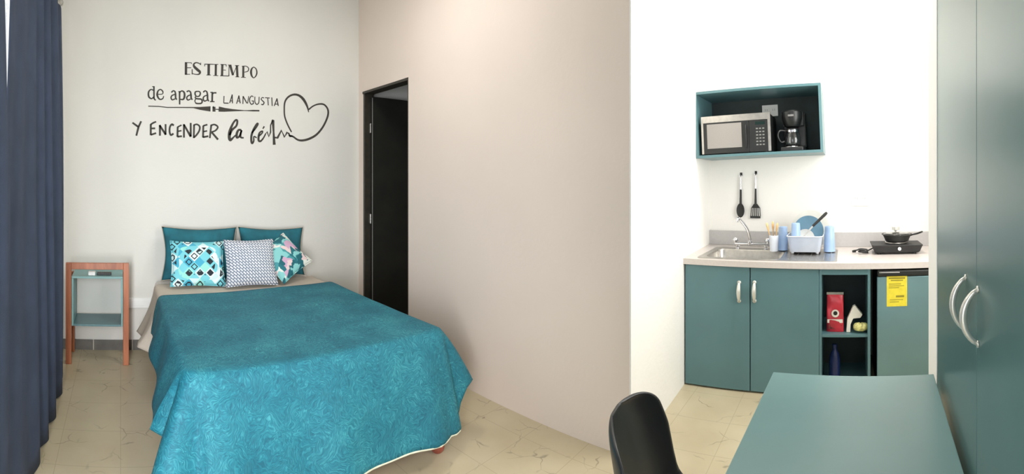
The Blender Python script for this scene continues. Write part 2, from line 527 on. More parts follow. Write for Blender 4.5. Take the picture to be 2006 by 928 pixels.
# ------------------------------------------------------------------ dark door standing open in the partition
bm = B()
fy0, fy1 = part_wall_y(-3.4) - 0.006, part_wall_y(-3.4) + 0.10
box(bm, DX0, DX0 + 0.028, fy0 + 0.01, fy1, 0, DZ)
box(bm, DX1 - 0.016, DX1, fy0 - 0.002, fy1, 0, DZ)
box(bm, DX0, DX1, fy0, fy1, DZ - 0.022, DZ)
dr = struct('door_1', bm, 'frame', bevel=0.002)
lx = DX0 + 0.062
leaf = obj('door_leaf', bx(lx - 0.035, lx, fy1 - 0.035, fy1 + 0.66, 0.01, 2.232), 'door', dr, bevel=0.003)
bm = B(); box(bm, lx + 0.0005, lx + 0.002, fy1 - 0.034, fy1 - 0.028, 0.02, 2.22)
obj('edge_strip', bm, 'nickel', dr)
for z in (1.93, 1.07):
    bm = B()
    tube(bm, [(lx - 0.006, fy1 - 0.047, z - 0.045), (lx - 0.006, fy1 - 0.047, z + 0.045)], 0.008, 12)
    box(bm, lx - 0.034, lx - 0.006, fy1 - 0.045, fy1 - 0.039, z - 0.042, z + 0.042)
    obj('hinge', bm, 'steel', dr, smooth=True)

# ------------------------------------------------------------------ curtains
def curtain(x0, x1, ztop, slant, label, seed):
    """hanging cloth between x0 (far) and x1 (near); slant widens the gap towards the top on its x1/x0 side"""
    bm = B()
    L = x1 - x0
    n = int(L / 0.012)
    def edge(s):
        return min(1.0, 0.08 + min(s, L - s) / 0.25)
    def fn(u, v):
        z = 0.02 + v * (ztop - 0.02)
        xa, xb = slant(v)
        a = x0 + xa; b = x1 + xb
        x = a + (b - a) * u
        s = u * L
        amp = (0.016 + 0.010 * math.sin(seed + s * 3.1)) * edge(s)
        yy = -0.425 + amp * math.sin(2 * PI * s / 0.26 + 0.9 * math.sin(s * 7 + seed) + 0.25 * math.sin(v * 2.5 + s * 3)) * (0.75 + 0.35 * (1 - v))
        yy += 0.012 * math.sin(v * 3 + s * 2.2)
        return (x + 0.006 * math.sin(v * 6 + s * 9), yy, z)
    grid(bm, n, 26, fn)
    o = obj('curtain', bm, 'curtain', smooth='all')
    sd = o.modifiers.new('thick', 'SOLIDIFY'); sd.thickness = 0.003; sd.offset = 0
    tag(o, label, 'curtain')
    return o

def sl_far(v):
    z = 0.02 + v * 2.63
    g = max(0, (z - 1.42) / 0.66) ** 0.65          # the slit opens above eye height
    return (-0.01 + 0.10 * v, 0.01 - 0.085 * min(g, 1.6))
def sl_near(v):
    z = 0.02 + v * 2.63
    g = max(0, (z - 1.42) / 0.66) ** 0.65
    return (0.070 * min(g, 1.6), 0.0)
curtain(-3.335, -1.668, 2.66, sl_far, 'navy blue curtain panel hanging nearest the nightstand', 0.4)
curtain(-1.672, -0.95, 2.66, sl_near, 'navy blue curtain panel left of the bright slit at the photo edge', 2.1)
rod = thing('curtain_rod', 'metal rod that the two navy curtains hang from', 'curtain rod', (-2.1, -0.425, 2.70))
obj('pole', tube(B(), [(-3.27, -0.425, 2.70), (-0.75, -0.425, 2.70)], 0.014, 14), 'steel', rod, smooth=True)
for x in (-3.1, -2.05, -0.85):
    bm = B(); tube(bm, [(x, YS, 2.72), (x, -0.45, 2.72), (x, -0.425, 2.70)], 0.007, 8); box(bm, x - 0.02, x + 0.02, YS, YS + 0.006, 2.68, 2.76)
    obj('bracket', bm, 'steel', rod)
for i in range(15):
    x = -3.20 + i * 0.155
    bm = B(); tube(bm, [(x + 0.000, -0.425 + 0.022 * math.cos(a), 2.694 + 0.022 * math.sin(a) - 0.005) for a in [2 * PI * k / 16 for k in range(17)]], 0.0025, 6, cap=False)
    tube(bm, [(x, -0.425, 2.668), (x, -0.425, 2.65)], 0.002, 6)
    obj('ring', bm, 'steel', rod)

# ------------------------------------------------------------------ lettering on the bed wall
def ribbon(bm, pts, widths, x=XW, th=0.0012, k=5, curve=True):
    """brush stroke on the wall; pts are in metres (y, z) on the wall, widths in metres"""
    P = [Vector((p[0], p[1], w_)) for p, w_ in zip(pts, widths)]
    if curve and len(P) > 2:
        P = smooth_path(P, k)
    Lv, Rv = [], []
    for i, p in enumerate(P):
        t = (P[min(i + 1, len(P) - 1)] - P[max(i - 1, 0)]); t = Vector((t.x, t.y)).normalized() if Vector((t.x, t.y)).length > 1e-7 else Vector((1, 0))
        n = Vector((-t.y, t.x)) * abs(p.z) / 2
        Lv.append((p.x + n.x, p.y + n.y)); Rv.append((p.x - n.x, p.y - n.y))
    def ring(a):
        return [bm.verts.new((x + d, a[0], a[1])) for d in (0.0, th)]
    Lr = [ring(a) for a in Lv]; Rr = [ring(a) for a in Rv]
    for i in range(len(P) - 1):
        bm.faces.new((Lr[i][1], Lr[i + 1][1], Rr[i + 1][1], Rr[i][1]))
        bm.faces.new((Lr[i][0], Lr[i + 1][0], Lr[i + 1][1], Lr[i][1]))
        bm.faces.new((Rr[i][0], Rr[i + 1][0], Rr[i + 1][1], Rr[i][1]))
    for i in (0, -1):
        bm.faces.new((Lr[i][0], Lr[i][1], Rr[i][1], Rr[i][0]))

def wall_strokes(org, s, strokes):
    bm = B()
    for st in strokes:
        curve = True
        if st[0] == 'L':
            curve = False; st = st[1:]
        pts, ws = [], []
        for q in st:
            p = on_x(org[0] + q[0] / s, org[1] + q[1] / s, XW)
            rho = math.hypot(p.x, p.y)
            pts.append((p.y, p.z)); ws.append(1.08 * q[2] / s * rho / F)
        ribbon(bm, pts, ws, curve=curve)
    return bm

def words(org, sc, strokes, cuts):
    """one part per word: strokes are sorted into words by where they start"""
    for lo, hi in zip([-1e9] + cuts, cuts + [1e9]):
        ws_ = [st for st in strokes if lo <= (st[1] if st[0] == 'L' else st[0])[0] < hi]
        obj('lettering', wall_strokes(org, sc, ws_), 'ink', decal)

decal = thing('wall_lettering', 'black Spanish motto with a drawn heart on the wall above the bed', 'wall lettering', (XW, 0.9, 2.0))
# "ES TIEMPO"
T1 = [
    ('L', (170, 140, 52), (168, 430, 52)), ('L', (145, 150, 14), (295, 152, 14)), ('L', (290, 145, 14), (300, 180, 14)), ('L', (190, 268, 16), (290, 268, 16)), ('L', (145, 418, 14), (265, 418, 14)),
    ((505, 195, 18), (470, 165, 20), (400, 150, 26), (350, 185, 34), (360, 240, 52), (430, 310, 60), (490, 365, 52), (470, 415, 30), (390, 420, 18), (315, 400, 16)), ('L', (312, 300, 22), (312, 420, 22)), ('L', (510, 150, 14), (510, 205, 14)),
    ('L', (695, 180, 56), (692, 440, 56)), ('L', (600, 185, 18), (800, 188, 18)), ('L', (603, 180, 16), (600, 235, 16)), ('L', (640, 436, 14), (745, 436, 14)),
    ('L', (860, 185, 48), (856, 445, 48)), ('L', (800, 190, 14), (915, 190, 14)), ('L', (800, 448, 14), (915, 450, 14)),
    ('L', (1010, 185, 50), (1002, 455, 50)), ('L', (965, 192, 14), (1100, 196, 14)), ('L', (1095, 190, 16), (1100, 240, 16)), ('L', (1030, 320, 14), (1090, 322, 14)), ('L', (960, 452, 18), (1160, 458, 18)), ('L', (1160, 410, 16), (1165, 460, 16)),
    ('L', (1165, 210, 16), (1160, 460, 16)), ('L', (1190, 205, 52), (1255, 440, 48)), ('L', (1255, 440, 14), (1345, 215, 14)), ('L', (1345, 215, 50), (1358, 475, 50)), ('L', (1300, 215, 14), (1395, 218, 14)), ('L', (1310, 478, 14), (1400, 480, 14)), ('L', (1140, 205, 14), (1220, 205, 14)),
    ('L', (1495, 230, 46), (1492, 485, 46)), ('L', (1440, 488, 14), (1550, 492, 14)), ((1460, 232, 14), (1560, 232, 16), (1615, 280, 22), (1600, 345, 20), (1520, 370, 14)),
    ((1735, 250, 18), (1690, 290, 34), (1672, 370, 48), (1690, 455, 38), (1735, 500, 20), (1785, 455, 26), (1808, 375, 30), (1785, 290, 24), (1735, 250, 18)),
]
words((350, 110), 11.8, T1, [580])
# "de apagar"
T2 = [
    ((262, 215, 26), (200, 190, 26), (145, 240, 36), (135, 320, 40), (155, 385, 38), (215, 415, 30), (265, 370, 24)), ('L', (270, 110, 36), (272, 420, 36)), ('L', (225, 120, 16), (275, 118, 16)), ((272, 400, 32), (290, 440, 30), (320, 450, 22)),
    ((370, 310, 20), (480, 300, 20), (485, 235, 30), (430, 190, 26), (370, 230, 34), (350, 320, 44), (380, 400, 38), (430, 435, 30), (490, 410, 28), (510, 350, 20)),
    ((700, 265, 34), (740, 225, 30), (785, 240, 32), (800, 300, 38), (805, 400, 38), (835, 440, 26)), ((795, 310, 22), (720, 335, 30), (690, 390, 34), (720, 445, 30), (790, 420, 26)),
    ('L', (900, 240, 40), (902, 560, 34)), ('L', (870, 240, 18), (910, 240, 18)), ((905, 260, 26), (960, 225, 30), (1015, 270, 42), (1020, 370, 46), (985, 435, 36), (910, 430, 26)),
    ((1075, 250, 34), (1120, 225, 30), (1165, 250, 34), (1180, 320, 40), (1185, 400, 40), (1215, 445, 28)), ((1175, 320, 22), (1105, 350, 30), (1075, 400, 34), (1105, 450, 30), (1170, 425, 26)),
    ((1345, 235, 26), (1290, 250, 34), (1282, 310, 36), (1320, 360, 28), (1385, 350, 32), (1410, 290, 34), (1390, 245, 28), (1345, 235, 26)), ((1300, 355, 26), (1285, 395, 30), (1340, 420, 34), (1430, 430, 36), (1455, 480, 36), (1430, 530, 34), (1330, 535, 34), (1285, 515, 30)), ((1300, 420, 26), (1275, 470, 24), (1290, 510, 24)),
    ((1480, 260, 34), (1525, 225, 30), (1570, 250, 34), (1585, 330, 40), (1590, 430, 40), (1620, 480, 28)), ((1580, 330, 22), (1505, 360, 30), (1480, 415, 34), (1510, 475, 30), (1580, 450, 26)),
    ('L', (1705, 250, 42), (1700, 490, 42)), ('L', (1645, 488, 24), (1760, 490, 24)), ('L', (1655, 262, 22), (1705, 262, 22)), ((1710, 310, 22), (1740, 275, 30), (1805, 275, 36)),
]
words((280, 160), 12.54, T2, [600])
# "LA ANGUSTIA"
T3 = [
    ('L', (487, 225, 22), (480, 395, 22)), ('L', (475, 398, 24), (600, 402, 24)),
    ('L', (690, 190, 24), (625, 400, 22)), ('L', (685, 190, 24), (695, 405, 24)), ('L', (640, 345, 18), (695, 345, 18)),
    ('L', (855, 215, 24), (795, 415, 22)), ('L', (850, 215, 26), (885, 405, 26)), ('L', (815, 350, 18), (875, 350, 18)),
    ('L', (955, 230, 24), (950, 420, 22)), ('L', (955, 230, 26), (1050, 405, 26)), ('L', (1095, 230, 20), (1065, 410, 20)),
    ((1208, 250, 20), (1165, 225, 22), (1120, 285, 24), (1120, 370, 24), (1160, 430, 24), (1205, 410, 24)), ('L', (1208, 425, 22), (1208, 340, 22)), ('L', (1165, 345, 20), (1215, 348, 20)),
    ((1245, 240, 20), (1245, 370, 22), (1290, 430, 24), (1340, 390, 22), (1350, 245, 20)),
    ((1470, 275, 20), (1425, 265, 20), (1400, 305, 22), (1435, 345, 24), (1470, 385, 26), (1445, 435, 26), (1400, 430, 24)),
    ('L', (1495, 268, 20), (1610, 275, 20)), ('L', (1560, 275, 22), (1575, 455, 22)),
    ('L', (1660, 260, 24), (1670, 470, 24)),
    ('L', (1790, 285, 24), (1720, 470, 22)), ('L', (1785, 285, 26), (1820, 470, 26)), ('L', (1735, 425, 20), (1810, 425, 20)),
]
words((400, 170), 12.54, T3, [750])
# flourish under "de apagar"
T4 = [
    ('L', (130, 600, 22), (380, 606, 22), (600, 632, 22), (1240, 634, 26)), ('L', (1240, 634, 26), (1400, 655, 66), (1660, 668, 120)), ('L', (1715, 625, 30), (1740, 625, 60)), ('L', (1745, 615, 70), (1745, 735, 70)), ('L', (1785, 678, 20), (1870, 680, 20)),
    ('L', (1860, 672, 118), (2006, 690, 90), (2200, 700, 52), (2480, 708, 18)), ('L', (2480, 708, 16), (2560, 710, 20), (2700, 710, 34), (2860, 712, 32)),
]
obj('flourish', wall_strokes((280, 160), 12.54, T4), 'ink', decal)
# "Y ENCENDER"
T5 = [
    ('L', (100, 160, 34), (225, 250, 38)), ('L', (280, 130, 34), (225, 250, 40), (180, 430, 36)),
    ('L', (480, 190, 38), (478, 420, 38)), ((475, 200, 32), (530, 165, 34), (590, 140, 30)), ('L', (490, 280, 32), (570, 278, 36)), ('L', (480, 412, 34), (590, 375, 34)),
    ('L', (668, 210, 40), (668, 430, 36)), ('L', (660, 210, 38), (790, 410, 40)), ('L', (785, 190, 34), (785, 410, 36)),
    ((955, 220, 38), (915, 195, 38), (875, 250, 36), (868, 350, 36), (895, 415, 38), (950, 385, 36)),
    ('L', (1035, 245, 36), (1030, 455, 38)), ('L', (1035, 250, 28), (1115, 210, 30)), ('L', (1035, 340, 26), (1115, 325, 28)), ('L', (1030, 450, 36), (1125, 440, 34)),
    ('L', (1165, 190, 38), (1165, 470, 36)), ('L', (1165, 200, 36), (1305, 450, 42)), ('L', (1305, 165, 36), (1305, 450, 42)),
    ('L', (1375, 210, 36), (1368, 480, 34)), ((1360, 215, 30), (1430, 195, 30), (1490, 240, 34), (1480, 330, 34), (1420, 420, 34), (1370, 465, 34)),
    ('L', (1565, 220, 36), (1560, 470, 38)), ('L', (1565, 225, 30), (1650, 200, 32)), ('L', (1565, 345, 28), (1645, 330, 28)), ('L', (1560, 460, 36), (1670, 440, 34)),
    ('L', (1730, 205, 36), (1700, 480, 34)), ((1725, 215, 30), (1800, 200, 32), (1865, 250, 34), (1820, 320, 32), (1735, 355, 30)), ('L', (1740, 360, 38), (1870, 510, 40)),
]
words((250, 225), 10.56, T5, [380])
# "la fé" running into the heartbeat line and the heart
T6 = [
    ((235, 470, 50), (290, 350, 46), (390, 250, 44), (410, 140, 44), (375, 120, 42), (310, 200, 44), (240, 370, 62), (225, 510, 68), (250, 580, 60), (320, 520, 36), (370, 470, 30)),
    ((505, 350, 40), (440, 350, 46), (400, 430, 54), (400, 520, 50), (460, 490, 40), (510, 350, 40), (490, 440, 40), (490, 515, 42), (560, 530, 30)),
    ((745, 420, 34), (840, 300, 34), (890, 210, 34), (860, 205, 32), (790, 330, 44), (740, 470, 48), (735, 600, 48), (755, 655, 44), (790, 600, 36), (795, 500, 30), (860, 530, 28)),
    ((910, 490, 34), (985, 420, 30), (990, 375, 32), (930, 410, 40), (905, 490, 48), (905, 590, 48), (950, 605, 42), (1010, 540, 32), (1060, 450, 28)),
    ('L', (1000, 320, 26), (1035, 265, 34)),
    ('L', (1055, 455, 30), (1100, 390, 34), (1140, 500, 36), (1180, 400, 32), (1180, 240, 26), (1235, 110, 30)),
    ('L', (1235, 120, 64), (1250, 400, 40), (1265, 690, 66)), ('L', (1265, 520, 34), (1340, 530, 48), (1430, 360, 46), (1500, 510, 46), (1560, 405, 42), (1600, 430, 38), (1630, 495, 38), (1690, 490, 36)),
]
words((430, 225), 11.8, T6, [620])
T7 = [
    ((195, 735, 20), (260, 752, 24), (330, 800, 26), (400, 812, 30), (500, 790, 32), (610, 730, 30), (700, 630, 28), (765, 510, 28), (795, 410, 28), (785, 330, 26), (730, 268, 24), (650, 262, 22), (570, 290, 20), (498, 345, 22)),
    ((500, 385, 12), (475, 290, 30), (420, 190, 40), (350, 130, 32), (270, 118, 28), (190, 155, 26), (140, 230, 24), (130, 350, 22), (140, 460, 22), (185, 580, 22), (240, 685, 20)),
]
obj('heart_outline', wall_strokes((540, 170), 7.733, T7), 'ink', decal)

# white socket plate low on the bed wall
so = thing('wall_socket', 'white socket plate low on the grey wall between nightstand and bed', 'socket', (XW, 0.2, 0.41))
a = on_x(252, 583, XW); b = on_x(296, 602, XW)
obj('plate', bx(XW, XW + 0.012, a.y, b.y, b.z, a.z), 'white', so, bevel=0.003)
obj('outlet_face', bx(XW + 0.012, XW + 0.015, a.y + 0.03, b.y - 0.03, b.z + 0.02, a.z - 0.02), 'white', so, bevel=0.001)

# ------------------------------------------------------------------ bed
BX0, BX1, BY0, BY1, BZ = -3.87, -1.93, 0.28, 1.63, 0.60
bed = thing('bed', 'double bed with turned red wooden feet under a teal bedspread', 'bed', (-2.9, 0.95, 0))
obj('bed_base', bx(BX0, BX1 + 0.045, BY0 + 0.02, BY1 - 0.02, 0.10, 0.32), 'wood_red', bed, bevel=0.01)
bm = bx(BX0, BX1, BY0, BY1, 0.322, BZ - 0.006)
obj('mattress', bm, 'white_cloth', bed, bevel=0.045)
for (x, y_) in ((BX1 + 0.095, BY1 - 0.075), (BX1 - 0.06, BY0 + 0.10), (BX0 + 0.08, BY1 - 0.10), (BX0 + 0.08, BY0 + 0.10)):
    bm = B()
    lathe(bm, [(0, 0), (0.022, 0), (0.034, 0.012), (0.038, 0.03), (0.034, 0.05), (0.022, 0.062), (0.022, 0.07), (0.03, 0.075), (0.03, 0.099), (0, 0.099)], 24, (x - 0.05, y_, 0))
    obj('foot', bm, 'wood_foot', bed, smooth=True)

def drape(x0, x1, y0, y1, ztop, rad, prof, foot=True, head_drop=None):
    """cloth laid over the mattress: a flat top and a skirt along left side, foot and right side.
    prof(side, s, t): outward offset and z at fraction t of the drop for path position s"""
    path = []          # (point, outward normal, key)
    n = 46
    for i in range(n + 1):
        x = x0 + (x1 - rad - x0) * i / n
        path.append((Vector((x, y0)), Vector((0, -1)), ('left', i / n)))
    m = 14
    for i in range(1, m):
        a = -PI / 2 + (PI / 2) * i / m
        path.append((Vector((x1 - rad + rad * math.cos(a), y0 + rad + rad * math.sin(a))), Vector((math.cos(a), math.sin(a))), ('cornerL', i / m)))
    for i in range(n + 1):
        y = y0 + rad + (y1 - y0 - 2 * rad) * i / n
        path.append((Vector((x1, y)), Vector((1, 0)), ('foot', i / n)))
    for i in range(1, m):
        a = (PI / 2) * i / m
        path.append((Vector((x1 - rad + rad * math.cos(a), y1 - rad + rad * math.sin(a))), Vector((math.cos(a), math.sin(a))), ('cornerR', i / m)))
    for i in range(n + 1):
        x = x1 - rad + (x0 - (x1 - rad)) * i / n
        path.append((Vector((x, y1)), Vector((0, 1)), ('right', i / n)))
    # fix the left rows: y0 runs from the head to the corner at (x1-rad, y0)
    bm = B()
    rows = []
    K = 22
    cxm = None
    for (p, nn, key) in path:
        row = []
        # inner ring on the flat top, then over the edge
        for d, dz in ((0.06, 0.0), (0.035, -0.001), (0.018, -0.004), (0.006, -0.010)):
            q = p - nn * d
            row.append(bm.verts.new((q.x, q.y, ztop + dz)))
        for k in range(1, K + 1):
            t = k / K
            off, z = prof(key, p, t)
            q = p + nn * off
            row.append(bm.verts.new((q.x, q.y, z)))
        rows.append(row)
    for a, b in zip(rows, rows[1:]):
        for k in range(len(a) - 1):
            bm.faces.new((a[k], b[k], b[k + 1], a[k + 1]))
    # the top: connect the left inner line with the right inner line
    T = len(rows); e = n + m                      # left and corner rows up to the foot
    footrow = [rows[i][0] for i in range(e, e + n + 1)]
    prev = None
    for i in range(e + 1):
        if i == e:
            cur = footrow
        else:
            a, b = rows[i][0], rows[T - 1 - i][0]
            cur = [a] + [bm.verts.new(a.co.lerp(b.co, k / n)) for k in range(1, n)] + [b]
        if prev:
            for k in range(n):
                try: bm.faces.new((prev[k], prev[k + 1], cur[k + 1], cur[k]))
                except ValueError: pass
        prev = cur
    hem = [r[-1].co.copy() for r in rows]
    return bm, hem

def ease(t, a):
    return 1 - (1 - t) ** a

def spread_prof(key, p, t):
    side, s = key
    wob = 0.012 * noise.noise(Vector((p.x * 4, p.y * 4, t * 1.5)))
    fold = 0
    if side == 'left':
        hz = 0.37 + 0.015 * math.sin(s * 6)
        flare = 0.055 + 0.05 * s + 0.018 * math.sin(p.x * 11 + 1.0)
        if s > 0.86: flare += 0.05 * ((s - 0.86) / 0.14) ** 1.4
    elif side == 'cornerL':
        hz = 0.37 - 0.27 * min(1, s / 0.6)
        flare = 0.155 + 0.12 * math.exp(-((s - 0.55) / 0.20) ** 2) - 0.02 * s - 0.085 * math.exp(-((s - 0.12) / 0.13) ** 2)
    elif side == 'foot':
        hz = 0.145 + 0.012 * math.sin(s * 7) - 0.04 * s ** 6
        flare = 0.135 + 0.022 * math.sin(s * 15 + 0.5) + 0.008 * math.sin(s * 29) + 0.03 * (1 - s) ** 3
        if s > 0.9: flare -= 0.02 * (s - 0.9) / 0.1
    elif side == 'cornerR':
        hz = 0.105 + 0.195 * max(0, min(1, (s - 0.46) / 0.20))
        flare = 0.115 + 0.085 * math.exp(-((s - 0.85) / 0.22) ** 2) - 0.035 * math.exp(-((s - 0.52) / 0.10) ** 2)
    else:
        hz = 0.30 + 0.02 * math.sin(s * 7)
        flare = 0.06 + 0.11 * math.exp(-(s / 0.10) ** 2) + 0.02 * math.sin(s * 22)
    off = 0.004 + (flare - 0.004) * (0.30 * ease(t, 2.2) + 0.70 * t ** 1.15) + wob * t
    z = (0.628 - 0.022) + (hz - 0.606) * (t ** 1.06)
    return off, z

bm, hem = drape(-3.22, BX1 + 0.015, BY0 - 0.015, BY1 + 0.015, 0.628, 0.07, spread_prof)
# the blanket's upper border runs a little askew: nearer the pillows on the door side
for v in bm.verts:
    k = max(0.0, min(1.0, (-2.6 - v.co.x) / 0.62))
    v.co.x -= 0.07 * k * (v.co.y - BY0) / (BY1 - BY0)
    if v.co.z > 0.62:
        v.co.z += 0.004 * noise.noise(Vector((v.co.x * 3, v.co.y * 3, 0)))
sp = obj('bedspread', bm, 'spread', smooth='all')
sd = sp.modifiers.new('thick', 'SOLIDIFY'); sd.thickness = 0.006; sd.offset = 0
tag(sp, 'teal quilted bedspread draped over the bed down to the floor', 'bedspread')
bm = B(); tube(bm, [h + Vector((0, 0, -0.001)) for h in hem[64:112:2]], 0.005, 8)
obj('piping', bm, 'hem', sp, smooth=True)

def sheet_prof(key, p, t):
    side, s = key
    hz = 0.25 + 0.015 * math.sin(p.x * 9)
    fl = 0.05 + 0.085 * t + 0.02 * math.sin(p.x * 13) * t
    if side in ('foot', 'cornerL', 'cornerR'):
        return 0.002, 0.606 - 0.10 * t
    if side == 'right':
        return 0.004 + fl * 0.4 * t, 0.598 + (hz - 0.598) * t
    if p.x > -3.24:
        fl *= max(0.3, 1 - (p.x + 3.24) * 6)
    return 0.003 + fl * t, 0.598 + (hz - 0.598) * t
bm, _ = drape(-3.66, -2.95, BY0 - 0.006, BY1 + 0.006, 0.606, 0.075, sheet_prof)
sh = obj('bed_sheet', bm, 'sheet', smooth='all')
sd = sh.modifiers.new('thick', 'SOLIDIFY'); sd.thickness = 0.003; sd.offset = 0
tag(sh, 'beige top sheet showing between the pillows and the teal bedspread', 'sheet')

# ------------------------------------------------------------------ pillows and cushions
def cushion_bm(w_, h_, t_, pinch=0.07, n=26):
    bm = B()
    def side(sg):
        def fn(u, v):
            a = 2 * u - 1; b = 2 * v - 1
            x = w_ / 2 * a * (1 - pinch * math.cos(PI * b / 2))
            y = h_ / 2 * b * (1 - pinch * math.cos(PI * a / 2))
            z = sg * t_ / 2 * (max(0, 1 - abs(a) ** 2.6) ** 0.62) * (max(0, 1 - abs(b) ** 2.6) ** 0.62)
            z += sg * 0.006 * noise.noise(Vector((a * 2.3, b * 2.3, sg + w_ * 7))) * (1 - a * a) * (1 - b * b)
            return (x, y, z)
        return fn
    grid(bm, n, n, side(1)); grid(bm, n, n, side(-1))
    bmesh.ops.remove_doubles(bm, verts=bm.verts, dist=1e-4)
    return bm

def cushion(name, label, cat, w_, h_, t_, mat, loc, tilt, yaw=0, roll=0, group=None, edge=None, pinch=0.07):
    s, c = math.sin(R(tilt)), math.cos(R(tilt))
    m = Matrix(((0, -s, c), (1, 0, 0), (0, c, s))).to_4x4()
    m = Matrix.Translation(loc) @ Matrix.Rotation(R(yaw), 4, 'Z') @ m @ Matrix.Rotation(R(roll), 4, 'Z')
    o = obj(name, cushion_bm(w_, h_, t_, pinch), mat, smooth='all')
    o.matrix_world = m
    o.matrix_basis = m
    tag(o, label, cat, group)
    # seam
    pts = []
    for k in range(81):
        q = k / 20.0; e = int(q) % 4; f = (q - int(q)) * 2 - 1
        a, b = ((f, -1), (1, f), (-f, 1), (-1, -f))[e]
        pts.append((w_ / 2 * a * (1 - pinch * math.cos(PI * b / 2)), h_ / 2 * b * (1 - pinch * math.cos(PI * a / 2)), 0))
    bm = B(); tube(bm, pts, 0.0035, 6, cap=False)
    obj('seam', bm, edge or mat, o, local=True, smooth='all')
    return o

ZT = 0.612
cushion('pillow', 'deep teal pillow leaning on the wall nearest the nightstand', 'pillow', 0.64, 0.44, 0.15, 'teal_pillow', (-3.765, 0.655, ZT + 0.218), 12, 0, -1.5, 'teal bed pillows', 'grey_edge', 0.10)
cushion('pillow', 'deep teal pillow leaning on the wall nearest the dark door', 'pillow', 0.60, 0.42, 0.15, 'teal_pillow', (-3.765, 1.285, ZT + 0.210), 12, 0, -2.5, 'teal bed pillows', 'grey_edge', 0.10)
cushion('cushion', 'square aqua, white and black geometric cushion at the left', 'cushion', 0.43, 0.36, 0.11, 'aqua', (-3.545, 0.60, ZT + 0.175), 25, 0, -2, 'patterned scatter cushions')
cushion('cushion', 'square grey-blue and white lattice cushion in the middle', 'cushion', 0.41, 0.37, 0.11, 'weave', (-3.46, 1.005, ZT + 0.182), 24, 0, -1, 'patterned scatter cushions')
cushion('cushion', 'teal and pink leaf print cushion standing on its corner', 'cushion', 0.35, 0.35, 0.10, 'floral', (-3.55, 1.315, ZT + 0.192), 42, 0, 32, 'patterned scatter cushions')

# ------------------------------------------------------------------ nightstand
nx = -3.57
yl = on_x(134, 600, nx).y; yr = on_x(247, 600, nx).y
ns = thing('nightstand', 'open teal nightstand in a reddish wooden frame beside the curtain', 'nightstand', (nx - 0.13, (yl + yr) / 2, 0))
ZN = 0.793
for (xx, nm) in ((nx, 'front'), (nx - 0.26, 'rear')):
    zl = ZN if nm == 'front' else 0.6715
    bm = B()
    box(bm, xx - 0.035, xx, yl - 0.022, yl + 0.022, 0, zl)
    obj('leg', bm, 'wood_red', ns, bevel=0.003)
    bm = B()
    box(bm, xx - 0.035, xx, yr - 0.022, yr + 0.022, 0, zl)
    obj('leg', bm, 'wood_red', ns, bevel=0.003)
    bm = B()
    if nm == 'rear':
        box(bm, xx - 0.035, xx, yl + 0.022, yr - 0.022, 0.632, 0.6715)
    else:
        box(bm, xx - 0.035, xx, yl + 0.022, yr - 0.022, ZN - 0.05, ZN)
    obj('top_rail', bm, 'wood_red', ns, bevel=0.003)
iy0, iy1 = yl + 0.024, yr - 0.024
obj('tabletop', bx(nx - 0.295, nx - 0.004, iy0, iy1, 0.672, 0.688), 'teal_light', ns, bevel=0.002)
obj('side_panel', bx(nx - 0.295, nx - 0.006, iy0, iy0 + 0.015, 0.30, 0.671), 'teal_light', ns, bevel=0.002)
obj('side_panel', bx(nx - 0.295, nx - 0.006, iy1 - 0.015, iy1, 0.30, 0.671), 'teal_light', ns, bevel=0.002)
obj('shelf', bx(nx - 0.295, nx - 0.004, iy0 + 0.016, iy1 - 0.016, 0.30, 0.315), 'teal', ns, bevel=0.002)
pc = on_x(180, 536, nx - 0.06)
ch = thing('power_adapter', 'small white power adapter on the nightstand beside the black remote', 'adapter', (nx - 0.06, pc.y, 0.688))
obj('body', bx(nx - 0.09, nx - 0.04, pc.y - 0.028, pc.y + 0.028, 0.688, 0.716), 'white', ch, bevel=0.004)
obj('prong', bx(nx - 0.04, nx - 0.028, pc.y - 0.008, pc.y - 0.004, 0.698, 0.706), 'steel', ch)
obj('prong', bx(nx - 0.04, nx - 0.028, pc.y + 0.004, pc.y + 0.008, 0.698, 0.706), 'steel', ch)
rc = thing('remote_control', 'small black remote control on the nightstand beside the white adapter', 'remote control', (nx - 0.08, pc.y + 0.09, 0.688))
obj('body', bx(nx - 0.105, nx - 0.055, pc.y + 0.040, pc.y + 0.155, 0.688, 0.708), 'black', rc, bevel=0.004)
bm = B()
for i in range(5):
    for j in range(2):
        lathe(bm, [(0.004, 0), (0.004, 0.0015), (0, 0.0018)], 10, (nx - 0.09 + j * 0.018, pc.y + 0.055 + i * 0.018, 0.708))
obj('button', bm, 'grey', rc)

# ------------------------------------------------------------------ kitchen base units
YF = 3.05                     # cabinet fronts
cabL, cabM, cabR = -1.085, -0.62, -0.155
def wall_x(y):
    return A1.x + (RT.x - A1.x) * (y - A1.y) / (RT.y - A1.y)
def bow_handle(name, parent, p, L, proj, out=(0, -1, 0), up=(0, 0, 1), r=0.0065, mat='nickel'):
    """bow pull: p is its centre on the door face"""
    out = Vector(out); up = Vector(up); p = Vector(p)
    pts = []
    for k in range(17):
        t = -1 + 2 * k / 16
        pts.append(p + up * (t * L / 2) + out * (0.001 + proj * (1 - t * t) ** 0.75))
    rs = [r * (0.75 + 0.55 * (1 - (-1 + 2 * k / 16) ** 2)) for k in range(17)]
    bm = B(); tube(bm, pts, rs, 10)
    for s_ in (-1, 1):
        c = p + up * (s_ * L / 2)
        tube(bm, [c, c + out * 0.004], r * 1.2, 10)
    return obj(name, bm, mat, parent, smooth='all')

